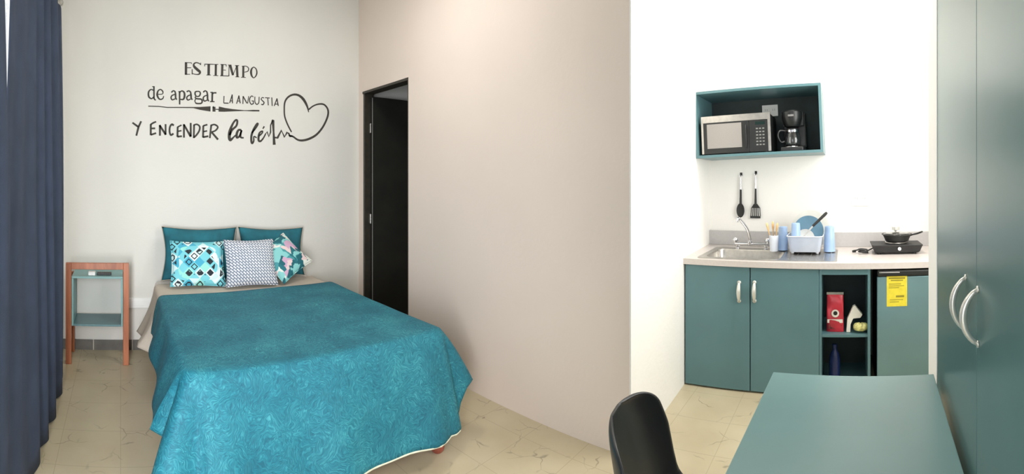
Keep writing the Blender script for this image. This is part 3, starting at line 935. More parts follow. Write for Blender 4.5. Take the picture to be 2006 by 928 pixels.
sc_ = thing('sink_cabinet', 'teal two-door base cabinet under the sink', 'cabinet', ((cabL + cabR) / 2, YF + 0.3, 0))
bm = B()
box(bm, cabL + 0.004, cabR, YF + 0.02, YF + 0.60, 0.06, 0.08); box(bm, cabL + 0.004, cabL + 0.02, YF + 0.02, YF + 0.60, 0.0, 0.63)
box(bm, cabR - 0.016, cabR, YF + 0.02, YF + 0.60, 0.0, 0.852); box(bm, cabL + 0.02, cabR - 0.016, YF + 0.58, YF + 0.60, 0.08, 0.852)
bm2 = prism(B(), [(wall_x(YF) + 0.012, YF + 0.02), (cabL + 0.03, YF + 0.02), (cabL + 0.03, YF + 0.05), (wall_x(YF) + 0.012, YF + 0.05)], 0.0, 0.852); bm2.free()
obj('body', bm, 'teal', sc_)
obj('kickboard', bx(cabL + 0.02, cabR - 0.016, YF + 0.035, YF + 0.05, 0.0, 0.06), 'teal', sc_)
for (a, b, hx) in ((cabL, cabM - 0.003, 1448), (cabM + 0.003, cabR, 1478)):
    d = obj('door', bx(a, b, YF, YF + 0.018, 0.012, 0.848), 'teal', sc_, bevel=0.002)
    hp = on_y(hx, 571, YF)
    bow_handle('handle', d, (hp.x, YF, hp.z), 0.125, 0.022, r=0.0115)

# open shelf unit
ux0, ux1 = cabR + 0.002, 0.187
su = thing('shelf_unit', 'open teal shelf unit between the sink cabinet and the fridge', 'shelf unit', ((ux0 + ux1) / 2, YF + 0.3, 0))
bm = B()
box(bm, ux0, ux0 + 0.016, YF + 0.001, YF + 0.42, 0, 0.852); box(bm, ux1 - 0.018, ux1, YF, YF + 0.42, 0, 0.852)
box(bm, ux0 + 0.016, ux1 - 0.018, YF, YF + 0.42, 0.812, 0.852); box(bm, ux0 + 0.016, ux1 - 0.018, YF, YF + 0.42, 0.04, 0.06)
obj('body', bm, 'teal', su, bevel=0.001)
ZS = 0.412
obj('shelf', bx(ux0 + 0.016, ux1 - 0.018, YF + 0.012, YF + 0.41, ZS - 0.018, ZS), 'teal', su)
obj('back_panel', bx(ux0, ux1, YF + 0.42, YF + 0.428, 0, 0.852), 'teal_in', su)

# fridge
fx0, fx1 = 0.232, 0.735
fr = thing('mini_fridge', 'small grey-green steel fridge with a yellow energy label under the worktop', 'fridge', ((fx0 + fx1) / 2, YF + 0.3, 0))
obj('body', bx(fx0 + 0.004, fx1, YF + 0.05, YF + 0.54, 0.01, 0.842), 'black', fr, bevel=0.006)
fd = obj('door', bx(fx0, fx1, YF + 0.005, YF + 0.048, 0.03, 0.795), 'fridge', fr, bevel=0.006)
tp = obj('top_trim', bx(fx0, fx1, YF - 0.008, YF + 0.048, 0.798, 0.842), 'black', fr, bevel=0.012)
bm = B(); box(bm, fx0 + 0.012, fx0 + 0.15, YF - 0.0095, YF - 0.008, 0.824, 0.830)
obj('chrome_strip', bm, 'chrome', tp)
a = on_y(1737, 541, YF + 0.004); b = on_y(1777, 599, YF + 0.004)
LP = M('label_print', (150, 138, 40), 0.7)
lb = obj('energy_label', bx(a.x, b.x, YF + 0.0035, YF + 0.005, b.z, a.z), 'yellow', fd)
for z, x0_, x1_, h_ in ((0.93, 0.1, 0.9, 0.010), (0.86, 0.2, 0.8, 0.006), (0.74, 0.1, 0.7, 0.004), (0.68, 0.1, 0.85, 0.004), (0.62, 0.1, 0.6, 0.004), (0.33, 0.45, 0.85, 0.012), (0.22, 0.15, 0.8, 0.004), (0.15, 0.15, 0.6, 0.004)):
    zz = b.z + (a.z - b.z) * z
    obj('print_line', bx(a.x + (b.x - a.x) * x0_, a.x + (b.x - a.x) * x1_, YF + 0.0030, YF + 0.0036, zz - h_ / 2, zz + h_ / 2), LP, lb)
for (x, y_) in ((fx0 + 0.05, YF + 0.09), (fx1 - 0.05, YF + 0.09), (fx0 + 0.05, YF + 0.5), (fx1 - 0.05, YF + 0.5)):
    obj('foot', lathe(B(), [(0, 0), (0.018, 0), (0.018, 0.012), (0, 0.012)], 16, (x, y_, 0)), 'black', fr)

# worktop with a cut-out for the sink, and its upstand
ZC0, ZC1 = 0.853, 0.893
YW = YF - 0.02
kx0, kx1, ky0, ky1 = -0.965, -0.43, 3.13, 3.51       # bowl opening
wt = thing('worktop', 'pale speckled stone worktop running over the base units', 'worktop', (-0.2, 3.4, ZC0))
bm = B()
xl = wall_x(YW) + 0.002; xr = KX - 0.005; yb = YK - 0.001; xlb = wall_x(yb) + 0.002
prism(bm, [(xl, YW), (kx0, YW), (kx0, yb), (xlb, yb)], ZC0, ZC1)
box(bm, kx1, xr, YW, yb, ZC0, ZC1)
box(bm, kx0, kx1, YW, ky0, ZC0, ZC1); box(bm, kx0, kx1, ky1, yb, ZC0, ZC1)
bmesh.ops.remove_doubles(bm, verts=bm.verts, dist=1e-5)
obj('slab', bm, 'counter', wt)
obj('upstand', bx(xlb + 0.001, xr, YK - 0.022, YK - 0.001, ZC1 + 0.0003, 1.012), 'splash', wt, bevel=0.002)

# sink
sk = thing('sink', 'stainless steel sink with a drainboard set into the worktop', 'sink', (-0.5, 3.35, ZC1))
bm = B()
rx0, rx1, ry0, ry1 = -1.01, -0.035, 3.075, 3.61
z1 = ZC1 + 0.004
def rrect(x0, x1, y0, y1, r, z, seg=6):
    out = []
    for cx, cy, a0 in ((x1 - r, y1 - r, 0), (x0 + r, y1 - r, 90), (x0 + r, y0 + r, 180), (x1 - r, y0 + r, 270)):
        for k in range(seg + 1):
            a = R(a0 + 90 * k / seg)
            out.append((cx + r * math.cos(a), cy + r * math.sin(a), z))
    return out
loops = [rrect(kx0 - 0.0, kx1 + 0.0, ky0, ky1, 0.055, z1), rrect(kx0 + 0.006, kx1 - 0.006, ky0 + 0.006, ky1 - 0.006, 0.052, z1 - 0.010), rrect(kx0 + 0.014, kx1 - 0.014, ky0 + 0.014, ky1 - 0.014, 0.05, z1 - 0.14), rrect(kx0 + 0.04, kx1 - 0.04, ky0 + 0.04, ky1 - 0.04, 0.04, z1 - 0.155)]
prev = None
for lp in loops:
    vs = [bm.verts.new(p) for p in lp]
    if prev:
        for i in range(len(vs)):
            j = (i + 1) % len(vs); bm.faces.new((prev[i], prev[j], vs[j], vs[i]))
    prev = vs
bm.faces.new(prev)
obj('basin', bm, 'steel', sk, smooth=True)
bm = B()
outer = rrect(rx0, rx1, ry0, ry1, 0.03, z1); inner = loops[0]
vo = [bm.verts.new(p) for p in outer]; vi = [bm.verts.new(p) for p in inner]; vb = [bm.verts.new((p[0], p[1], ZC1 + 0.0003)) for p in outer]
for i in range(len(vo)):
    j = (i + 1) % len(vo)
    bm.faces.new((vo[i], vo[j], vi[j], vi[i])); bm.faces.new((vb[i], vb[j], vo[j], vo[i]))
obj('rim', bm, 'steel', sk)
bm = B()
for i in range(7):
    x = -0.40 + i * 0.048
    tube(bm, [(x + 0.03, 3.15, z1), (x + 0.03, 3.55, z1)], 0.004, 8)
obj('drain_ridge', bm, 'steel', sk, smooth=True, kind=None)
obj('drain', lathe(B(), [(0, 0.004), (0.012, 0.004), (0.02, 0.002), (0.035, 0.003), (0.038, 0)], 24, ((kx0 + kx1) / 2, (ky0 + ky1) / 2, z1 - 0.155)), 'chrome', sk, smooth=True)

# faucet
FY = 3.565
f0 = on_y(1469, 466, FY)
fa = thing('faucet', 'chrome two-handle faucet with a slanting spout behind the sink', 'faucet', (f0.x, FY, z1))
zf = z1
x0_ = on_y(1440, 470, FY).x; x1_ = on_y(1505, 470, FY).x
bm = B()
tube(bm, [(x0_, FY, zf + 0.035), (x1_, FY, zf + 0.035)], 0.014, 14)
lathe(bm, [(0, 0), (0.02, 0), (0.02, 0.006), (0.012, 0.012), (0.012, 0.035)], 18, (x0_ + 0.02, FY, zf)); lathe(bm, [(0, 0), (0.02, 0), (0.02, 0.006), (0.012, 0.012), (0.012, 0.035)], 18, (x1_ - 0.02, FY, zf))
lathe(bm, [(0.018, 0.03), (0.018, 0.06), (0.012, 0.066), (0, 0.066)], 18, (f0.x, FY, zf))
obj('body', bm, 'chrome', fa, smooth=True)
e1 = on_y(1449, 429, FY - 0.12); e0 = on_y(1463, 448, FY - 0.05)
bm = B(); tube(bm, smooth_path([(f0.x, FY, zf + 0.05), (f0.x, FY, zf + 0.075), (e0.x, FY - 0.045, e0.z), (e1.x, FY - 0.12, e1.z), (e1.x - 0.012, FY - 0.145, e1.z + 0.002), (e1.x - 0.016, FY - 0.15, e1.z - 0.02)]), 0.0115, 12)
obj('spout', bm, 'chrome', fa, smooth='all')
for x in (x0_ + 0.004, x1_ - 0.004):
    bm = B(); lathe(bm, [(0.009, 0.03), (0.009, 0.055), (0.02, 0.058), (0.022, 0.075), (0.015, 0.085), (0, 0.086)], 8, (x, FY, zf))
    for k in range(4):
        a = PI / 4 + k * PI / 2
        tube(bm, [(x, FY, zf + 0.068), (x + 0.03 * math.cos(a), FY + 0.03 * math.sin(a), zf + 0.068)], 0.005, 8)
    obj('tap_handle', bm, 'chrome', fa, smooth=True)

# ------------------------------------------------------------------ hanging utensils
def hook(px, py):
    p = on_y(px, py, YK)
    h = thing('wall_hook', 'small dark hook on the white wall holding the %s' % ('solid spoon' if px < 1470 else 'slotted turner'), 'hook', (p.x, YK, p.z), group='utensil hooks')
    obj('plate', bx(p.x - 0.010, p.x + 0.010, YK - 0.004, YK, p.z - 0.008, p.z + 0.022), 'blackm', h, bevel=0.003)
    bm = B(); tube(bm, smooth_path([(p.x, YK - 0.004, p.z + 0.005), (p.x, YK - 0.022, p.z - 0.002), (p.x, YK - 0.028, p.z + 0.010)], 4), 0.0028, 8)
    obj('peg', bm, 'blackm', h, smooth='all')
    return p
yu = YK - 0.019
p = hook(1452, 343)
sp_ = thing('cooking_spoon', 'black solid cooking spoon hanging left of the slotted turner', 'spoon', (p.x, yu, p.z), group='hanging kitchen utensils')
k_ = YK / F * 1.015
def uz(py): return on_y(1465, py, yu).z
bm = B(); tube(bm, [(p.x, yu, uz(349)), (p.x, yu, uz(373))], [0.006, 0.008], 10)
tube(bm, [(p.x + 0.008 * math.cos(a), yu, p.z - 0.006 + 0.008 * math.sin(a)) for a in [2 * PI * i / 14 for i in range(15)]], 0.0025, 6, cap=False)
tube(bm, [(p.x, yu, p.z - 0.014), (p.x, yu, uz(350))], 0.0035, 8)
obj('steel_handle', bm, 'chrome', sp_, smooth=True)
bm = B(); tube(bm, [(p.x, yu, uz(371)), (p.x, yu, uz(386)), (p.x, yu - 0.002, uz(400))], [0.0085, 0.009, 0.011], 10)
obj('shank', bm, 'blackm', sp_, smooth=True)
bm = B()
zc, hh = uz(412), (uz(398) - uz(426)) / 2
def bowl(u, v):
    a = 2 * PI * u; r = v
    return (p.x + 0.034 * r * math.cos(a), yu - 0.006 + 0.014 * (1 - r * r) - 0.004, zc + hh * r * math.sin(a))
grid(bm, 28, 8, bowl, closeu=True)
bmesh.ops.remove_doubles(bm, verts=bm.verts, dist=1e-5)
bmesh.ops.solidify(bm, geom=bm.faces[:], thickness=0.002)
obj('bowl', bm, 'blackm', sp_, smooth='all')

p = hook(1481, 340)
tu = thing('slotted_turner', 'black slotted turner hanging right of the solid spoon', 'turner', (p.x, yu, p.z), group='hanging kitchen utensils')
bm = B(); tube(bm, [(p.x, yu, uz(347)), (p.x, yu, uz(369))], [0.006, 0.008], 10)
tube(bm, [(p.x + 0.008 * math.cos(a), yu, p.z - 0.006 + 0.008 * math.sin(a)) for a in [2 * PI * i / 14 for i in range(15)]], 0.0025, 6, cap=False)
tube(bm, [(p.x, yu, p.z - 0.014), (p.x, yu, uz(350))], 0.0035, 8)
obj('steel_handle', bm, 'chrome', tu, smooth=True)
bm = B(); tube(bm, [(p.x, yu, uz(367)), (p.x, yu, uz(401))], [0.007, 0.010], 10)
obj('shank', bm, 'blackm', tu, smooth=True)
bm = B()
zt, zm, zb = uz(399), uz(407), uz(427)
def plate(x0, x1, z0, z1, x2=None, x3=None):
    x2 = x0 if x2 is None else x2; x3 = x1 if x3 is None else x3
    vs = [bm.verts.new((x, yy, z)) for yy in (yu - 0.002, yu + 0.002) for x, z in ((x0, z0), (x1, z0), (x3, z1), (x2, z1))]
    for f in ((0, 1, 2, 3), (7, 6, 5, 4), (0, 4, 5, 1), (1, 5, 6, 2), (2, 6, 7, 3), (3, 7, 4, 0)):
        bm.faces.new([vs[i] for i in f])
plate(p.x - 0.038, p.x + 0.040, zm, zt, p.x - 0.014, p.x + 0.014)
plate(p.x - 0.046, p.x + 0.042, zb, zb + 0.018)
for i in range(6):
    xa = -0.044 + i * 0.0163
    plate(p.x + xa, p.x + xa + 0.006, zb + 0.018, zm, p.x + xa * 0.86, p.x + xa * 0.86 + 0.006)
obj('blade', bm, 'blackm', tu)

# ------------------------------------------------------------------ sockets on the kitchen wall
a = on_y(1668, 376, YK); b = on_y(1702, 403, YK)
so = thing('wall_socket', 'white double socket plate on the white wall above the hot plate', 'socket', ((a.x + b.x) / 2, YK, b.z))
pl = obj('plate', bx(a.x, b.x, YK - 0.008, YK, b.z, a.z), 'white', so, bevel=0.002)
bm = B()
for cx in (a.x * 0.72 + b.x * 0.28, a.x * 0.28 + b.x * 0.72):
    cz = (a.z + b.z) / 2
    for dx in (-0.008, 0.008):
        obj('slot', bx(cx + dx - 0.0012, cx + dx + 0.0012, YK - 0.0086, YK - 0.008, cz - 0.002, cz + 0.012), 'grey', pl)
bm.free()

# ------------------------------------------------------------------ wall shelf with microwave and coffee maker
TA = 2.3                                   # the box hangs slightly askew
SY = 3.35
sx0 = wall_x(SY) + 0.006; W_ = 0.965; H_ = 0.508; D_ = YK - SY - 0.002
ws = thing('hanging_shelf', 'open teal box shelf on the wall holding microwave and coffee maker', 'shelf', (sx0, SY, 1.606), (0, R(-TA), 0))
t_ = 0.02
obj('shelf_bottom', bx(0.0, W_, 0, D_, 0, t_), 'teal', ws, local=True, bevel=0.001)
obj('shelf_top', bx(-0.0 , W_, 0, D_, H_ - t_, H_), 'teal', ws, local=True, bevel=0.001)
obj('side_panel', bx(0.0, t_, 0, D_, t_, H_ - t_), 'teal', ws, local=True)
obj('side_panel', bx(W_ - t_, W_, 0, D_, t_, H_ - t_), 'teal', ws, local=True)
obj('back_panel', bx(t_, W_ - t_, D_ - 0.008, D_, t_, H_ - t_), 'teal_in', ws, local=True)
MW = Matrix.Translation((sx0, SY, 1.606)) @ Matrix.Rotation(R(-TA), 4, 'Y')
def in_shelf(x, y_, z=t_):
    return MW @ Vector((x, y_, z))
# socket plate on the shelf's back
so = thing('wall_socket', 'grey-white socket plate behind the microwave inside the wall shelf', 'socket', in_shelf(0.515, D_ - 0.008, 0.36), (0, R(-TA), 0))
obj('plate', bx(-0.06, 0.072, -0.008, 0, -0.02, 0.075), 'white', so, local=True, bevel=0.002)
bm = B()
for cx in (-0.025, 0.037):
    for dx in (-0.008, 0.008):
        obj('slot', bx(cx + dx - 0.0015, cx + dx + 0.0015, -0.0086, -0.008, 0.025, 0.042), 'grey', so, local=True)
bm.free()
# microwave
mwv = thing('microwave', 'stainless and black microwave on the left in the wall shelf', 'microwave', in_shelf(0.045, 0.012), (0, R(-TA), 0))
mw_w, mw_h, mw_d = 0.535, 0.295, 0.33
obj('body', bx(0.004, mw_w - 0.004, 0.022, mw_d, 0.012, mw_h - 0.004), 'black', mwv, local=True, bevel=0.004)
bm = B()
box(bm, 0, mw_w, 0.0, 0.022, mw_h - 0.050, mw_h); box(bm, 0, 0.017, 0, 0.022, 0.008, mw_h - 0.050); box(bm, mw_w - 0.02, mw_w, 0, 0.022, 0.008, mw_h - 0.050)
obj('steel_frame', bm, 'steel', mwv, local=True, bevel=0.001)
md = obj('door', bx(0.017, 0.372, 0.002, 0.022, 0.008, mw_h - 0.050), 'black', mwv, local=True)
obj('window', bx(0.045, 0.315, 0.0, 0.002, 0.048, mw_h - 0.062), 'window_reflection', md, local=True)
obj('door_handle', tube(B(), [(0.35, 0.0, 0.04), (0.35, -0.012, 0.05), (0.35, -0.012, 0.20), (0.35, 0.0, 0.21)], 0.005, 10), 'black', md, local=True, smooth=True)
cp = obj('control_panel', bx(0.374, mw_w - 0.02, 0.003, 0.022, 0.008, mw_h - 0.050), 'black', mwv, local=True)
bm = B()
for i in range(6):
    for j in range(3):
        box(bm, 0.425 + j * 0.024, 0.440 + j * 0.024, 0.0022, 0.003, 0.055 + i * 0.024, 0.064 + i * 0.024)
obj('button', bm, 'grey', cp, local=True)
obj('display', bx(0.42, 0.495, 0.0022, 0.003, 0.208, 0.232), M('dark_display', (30, 46, 44), 0.15), cp, local=True)
for (x, y_) in ((0.04, 0.05), (0.49, 0.05), (0.04, 0.29), (0.49, 0.29)):
    obj('foot', lathe(B(), [(0, 0), (0.012, 0), (0.012, 0.013), (0, 0.013)], 14, (x, y_, 0)), 'black', mwv, local=True)
# coffee maker
cm = thing('coffee_maker', 'black drip coffee maker with glass jug in the wall shelf', 'coffee maker', in_shelf(0.73, 0.16), (0, R(-TA), 0))
bm = B()
prism(bm, [(-0.085, -0.10), (0.085, -0.10), (0.098, 0.0), (0.085, 0.10), (-0.085, 0.10), (-0.098, 0.0)], 0, 0.035)
obj('base', bm, 'black', cm, local=True, bevel=0.008)
obj('hotplate', lathe(B(), [(0, 0.035), (0.062, 0.035), (0.062, 0.039), (0.05, 0.041), (0, 0.041)], 28, (0, -0.03, 0)), 'blackm', cm, local=True, smooth=True)
bm = B(); box(bm, -0.08, 0.10, 0.045, 0.10, 0.035, 0.31)
obj('water_tank', bm, 'black', cm, local=True, bevel=0.012)
bm = B(); lathe(bm, [(0, 0.19), (0.05, 0.19), (0.064, 0.205), (0.078, 0.26), (0.080, 0.30), (0.07, 0.312), (0, 0.312)], 32, (0, -0.02, 0)); box(bm, -0.07, 0.085, -0.01, 0.06, 0.20, 0.308)
hd = obj('brew_head', bm, 'black', cm, local=True, smooth=True)
obj('badge', bx(-0.022, 0.022, -0.102, -0.098, 0.262, 0.276), 'chrome', hd, local=True)
cf = obj('jug', lathe(B(), [(0, 0.043), (0.052, 0.043), (0.062, 0.06), (0.064, 0.095), (0.055, 0.135), (0.044, 0.155), (0.046, 0.165)], 32, (0, -0.03, 0)), 'glass_clear', cm, local=True, smooth='all')
cf.modifiers.new('thick', 'SOLIDIFY').thickness = 0.0025
obj('jug_lid', lathe(B(), [(0, 0.186), (0.03, 0.184), (0.048, 0.172), (0.048, 0.164), (0, 0.164)], 28, (0, -0.03, 0)), 'black', cm, local=True, smooth=True)
obj('jug_band', lathe(B(), [(0.0462, 0.148), (0.0485, 0.148), (0.0485, 0.164), (0.0462, 0.164)], 28, (0, -0.03, 0)), 'chrome', cm, local=True, smooth=True)
obj('jug_handle', tube(B(), smooth_path([(-0.045, -0.045, 0.158), (-0.09, -0.075, 0.160), (-0.105, -0.085, 0.12), (-0.085, -0.072, 0.075), (-0.058, -0.055, 0.08)]), 0.007, 10), 'black', cm, local=True, smooth='all')
bm = B(); tube(bm, smooth_path([(0.04, -0.09, 0.0345), (0.0, -0.10, 0.036), (-0.04, -0.09, 0.0345)]), 0.002, 6)
obj('trim_line', bm, 'chrome', cm, local=True)

# ------------------------------------------------------------------ things on the open shelf
cb = on_y(1636, 652, YF + 0.10)
rb = thing('coffee_bag', 'red foil coffee bag with white band on the open shelf', 'coffee bag', (cb.x, YF + 0.10, ZS))
bm = B()
def bagf(u, v):
    a = 2 * PI * u
    w_ = 0.060 - 0.004 * v; d_ = 0.034 * (1 - v ** 3) + 0.002
    ca, sa = math.cos(a), math.sin(a)
    e = 0.45
    return (cb.x + w_ * math.copysign(abs(ca) ** e, ca), YF + 0.10 + d_ * math.copysign(abs(sa) ** e, sa) + 0.004 * math.sin(v * 9 + u * 12), ZS + 0.001 + v * 0.245)
rows = grid(bm, 36, 22, bagf, closeu=True)
bm.faces.new(rows[0][::-1])
obj('bag', bm, 'red', rb, smooth=True)
bm = B(); prism(bm, [(cb.x - 0.058, YF + 0.094), (cb.x + 0.058, YF + 0.094), (cb.x + 0.058, YF + 0.106), (cb.x - 0.058, YF + 0.106)], ZS + 0.246, ZS + 0.262)
obj('seal', bm, 'steel', rb)
obj('label_band', bx(cb.x - 0.052, cb.x + 0.052, YF + 0.0625, YF + 0.065, ZS + 0.062, ZS + 0.086), 'paper', rb)
bm = B(); lathe(bm, [(0, 0), (0.026, 0), (0.026, 0.0025), (0, 0.0025)], 28, (cb.x + 0.002, YF + 0.067, ZS + 0.125), Matrix.Rotation(R(90), 4, 'X'))
em = obj('emblem', bm, 'paper', rb)
bm = B(); lathe(bm, [(0, 0), (0.014, 0), (0.014, 0.001), (0, 0.001)], 20, (cb.x + 0.002, YF + 0.0645, ZS + 0.127), Matrix.Rotation(R(90), 4, 'X'))
obj('emblem_centre', bm, 'black', em)
bm = B()
box(bm, cb.x - 0.045, cb.x + 0.045, YF + 0.0625, YF + 0.064, ZS + 0.022, ZS + 0.05)
obj('lower_print', bm, M('dark_red_print', (120, 46, 44), 0.5, var=0.3, scale=70), rb)

# white paper napkin holder shape: folded sheets standing on the shelf
nb_ = on_y(1668, 655, YF + 0.07)
bm = B()
pts = [(-0.035, 0.0), (-0.028, 0.085), (0.01, 0.165), (0.024, 0.172), (0.075, 0.112), (0.06, 0.092), (0.012, 0.088), (-0.006, 0.05), (-0.008, 0.0)]
vs = []
fr_, bk_ = [], []
for (x, z) in pts:
    fr_.append(bm.verts.new((nb_.x + x, YF + 0.055 + z * 0.15, ZS + 0.001 + z))); bk_.append(bm.verts.new((nb_.x + x, YF + 0.105 + z * 0.10, ZS + 0.001 + z)))
bm.faces.new(fr_[::-1]); bm.faces.new(bk_)
for i in range(len(pts)):
    j = (i + 1) % len(pts); bm.faces.new((fr_[i], fr_[j], bk_[j], bk_[i]))
nk = obj('paper_bag', bm, 'paper', bevel=0.002)
tag(nk, 'crumpled white paper bag folded over beside the red coffee bag', 'paper bag')
pk = on_y(1686, 655, YF + 0.045)
bm = B()
def pkf(u, v):
    a = 2 * PI * u; ph = PI * v
    r = math.sin(ph) ** 0.6
    return (pk.x + 0.050 * r * math.cos(a), YF + 0.05 + 0.03 * r * math.sin(a), ZS + 0.038 - 0.026 * math.cos(ph) + 0.009 * math.sin(a * 7) * r * v)
grid(bm, 30, 14, pkf, closeu=True)
bmesh.ops.remove_doubles(bm, verts=bm.verts, dist=1e-4)
o = obj('snack_packet', bm, 'packet', smooth='all')
tag(o, 'small yellowish wrapped packet at the front of the open shelf', 'packet')
o.location.x += 0.0
bo = thing('bottle', 'dark blue plastic bottle in the dark lower bay of the shelf unit', 'bottle', (on_y(1635, 700, YF + 0.1).x, YF + 0.12, 0.061))
bl = bo.location.copy()
obj('body', lathe(B(), [(0, 0), (0.036, 0), (0.038, 0.01), (0.038, 0.15), (0.03, 0.19), (0.014, 0.215), (0.014, 0.23)], 28, bl), 'blue_bottle', bo, smooth='all')
obj('cap', lathe(B(), [(0.0165, 0.222), (0.0165, 0.25), (0, 0.252)], 20, bl), 'blue_bottle', bo, smooth=True)
obj('label', lathe(B(), [(0.0385, 0.05), (0.0385, 0.12)], 28, bl), 'blue_bottle', bo, smooth='all')

# ------------------------------------------------------------------ dish rack and the things in it
DY = 3.45
def dx(px, y_=DY): return on_y(px, 460, y_).x
rk0, rk1 = dx(1545), dx(1612)
zr = z1 + 0.0045
rk = thing('dish_rack', 'frosted white plastic dish rack standing on the drainboard', 'dish rack', ((rk0 + rk1) / 2, DY, zr))
cx_, cw = (rk0 + rk1) / 2, (rk1 - rk0) / 2
def rackf(u, v):
    q = rrect(-1, 1, -1, 1, 0.25, 0, 8)
    i = int(round(u * len(q))) % len(q)
    k = 0.86 + 0.14 * v
    return (cx_ + q[i][0] * cw * k, DY + q[i][1] * 0.12 * k, zr + 0.012 + v * 0.115)
bm = B(); rows = grid(bm, 36, 6, rackf, closeu=True); bm.faces.new(rows[0])
bmesh.ops.solidify(bm, geom=bm.faces[:], thickness=0.003)
obj('basket', bm, 'rack', rk, smooth=True)
for (sx_, sy_) in ((-1, -1), (1, -1), (-1, 1), (1, 1)):
    obj('foot', lathe(B(), [(0, 0), (0.010, 0), (0.012, 0.0115), (0, 0.0115)], 12, (cx_ + sx_ * cw * 0.7, DY + sy_ * 0.08, zr)), 'rack', rk)
bm = B()
tube(bm, [(p_[0] * cw * 1.02 + cx_, p_[1] * 0.123 + DY, zr + 0.127) for p_ in rrect(-1, 1, -1, 1, 0.25, 0, 8) + rrect(-1, 1, -1, 1, 0.25, 0, 8)[:1]], 0.004, 8)
obj('rim', bm, 'rack', rk, smooth='all')
# cutlery holder (left), a tall cup clipped to the rack
hx = dx(1516, DY)
bm = B(); lathe(bm, [(0, 0.006), (0.028, 0.006), (0.034, 0.12), (0.036, 0.12), (0.030, 0.0), (0, 0.0)], 20, (hx + 0.0, DY, zr))
obj('cutlery_holder', bm, 'rack', rk, smooth=True)
for i, (dx_, lean, yo, ln) in enumerate(((-0.016, -0.030, 0.0, 0.205), (0.0, -0.008, 0.012, 0.215), (0.013, 0.012, -0.008, 0.205))):
    bm = B()
    b0 = Vector((hx + dx_ * 0.4, DY + yo, zr + 0.008)); e0 = b0 + Vector((lean * 1.3, 0, ln)) + Vector((dx_ * 0.6, 0, 0))
    mid = b0.lerp(e0, 0.68)
    tube(bm, [b0, mid, b0.lerp(e0, 0.78), b0.lerp(e0, 0.9), e0], [0.009, 0.010, 0.018, 0.022, 0.014], 12, flat=0.4)
    o = obj('wooden_spatula', bm, 'wood_pale', smooth='all')
    tag(o, 'pale wooden spatula in the rack holder, %s' % ('leaning furthest left', 'the middle one', 'nearest the blue tumbler')[i], 'spatula', 'wooden spatulas in the rack holder')
def tumbler(px, label, top, mat, y_, r0=0.032, r1=0.038, h_=0.16, zb=None):
    x = dx(px, y_)
    zb = zr + 0.016 if zb is None else zb
    t = thing('tumbler', label, 'tumbler', (x, y_, zb), group='tumblers in the dish rack')
    bm = B(); lathe(bm, [(r1, 0), (r1, 0.004), (r0, h_ - 0.006), (r0 - 0.004, h_), (0, h_)], 28, (x, y_, zb))
    o = obj('cup', bm, mat, t, smooth=True)
    o.modifiers.new('thick', 'SOLIDIFY').thickness = 0.002
    obj('rim', tube(B(), [(x + r1 * math.cos(a), y_ + r1 * math.sin(a), zb + 0.003) for a in [2 * PI * i / 28 for i in range(29)]], 0.0022, 6, cap=False), mat, t, smooth='all')
tumbler(1559, 'tall light blue tumbler upside down at the left of the rack', 0, 'blue_cup', DY - 0.055, r0=0.032, r1=0.038, h_=0.205)
tumbler(1534, 'light blue tumbler half hidden beside the wooden spatulas', 0, 'blue_cup', DY + 0.06, r0=0.032, r1=0.040, h_=0.18, zb=zr + 0.001)
tumbler(1625, 'pale blue and clear tumbler at the right of the rack', 0, 'blue_cup', DY + 0.02, r0=0.036, r1=0.044, h_=0.19, zb=zr + 0.001)
def plate_(px, py_top, rad, mat, y_, label, tilt, zb=None):
    zb = zr + 0.018 if zb is None else zb
    x = dx(px, y_)
    c = Vector((x, y_, zb + rad * math.cos(R(tilt)) + 0.002))
    m = Matrix.Rotation(R(90 - tilt), 4, 'X')
    bm = B()
    lathe(bm, [(0, 0), (rad * 0.6, 0), (rad * 0.68, 0.004), (rad, 0.016), (rad, 0.019), (rad * 0.66, 0.008), (0, 0.004)], 48, c, m)
    o = obj('plate', bm, mat, smooth=True)
    tag(o, label, 'plate', 'plates in the dish rack')
plate_(1588, 398, 0.150, 'white_ceramic', DY + 0.142, 'large white plate standing upright behind the dish rack', 3, zr + 0.001)
plate_(1584, 410, 0.116, 'blue_plate', DY + 0.045, 'blue plate standing in front of the large white plate', 4, zr + 0.034)
plate_(1578, 434, 0.070, 'white_ceramic', DY - 0.01, 'small white saucer in front of the blue plate', 6, zr + 0.03)
# knife
ka, kb, kc = on_y(1620, 416, DY - 0.06), on_y(1592, 443, DY - 0.08), on_y(1566, 473, DY - 0.10)
kn = thing('kitchen_knife', 'knife with a black handle sticking up out of the dish rack', 'knife', kb)
bm = B(); tube(bm, [ka, ka.lerp(kb, 0.12), ka.lerp(kb, 0.5), kb], [0.012, 0.017, 0.015, 0.013], 12, flat=0.7)
obj('handle', bm, 'blackm', kn, smooth=True)
bm = B()
dv = (kc - kb).normalized(); nv = dv.cross(Vector((0, 1, 0))).normalized() * 0.006
q = [kb + nv, kc - dv * 0.02 + nv * 0.6, kc, kc - dv * 0.02 - nv, kb - nv]
f1 = [bm.verts.new(v - Vector((0, 0.0008, 0))) for v in q]; f2 = [bm.verts.new(v + Vector((0, 0.0008, 0))) for v in q]
bm.faces.new(f1); bm.faces.new(f2[::-1])
for i in range(5):
    j = (i + 1) % 5; bm.faces.new((f1[i], f1[j], f2[j], f2[i]))
obj('blade', bm, 'steel', kn)

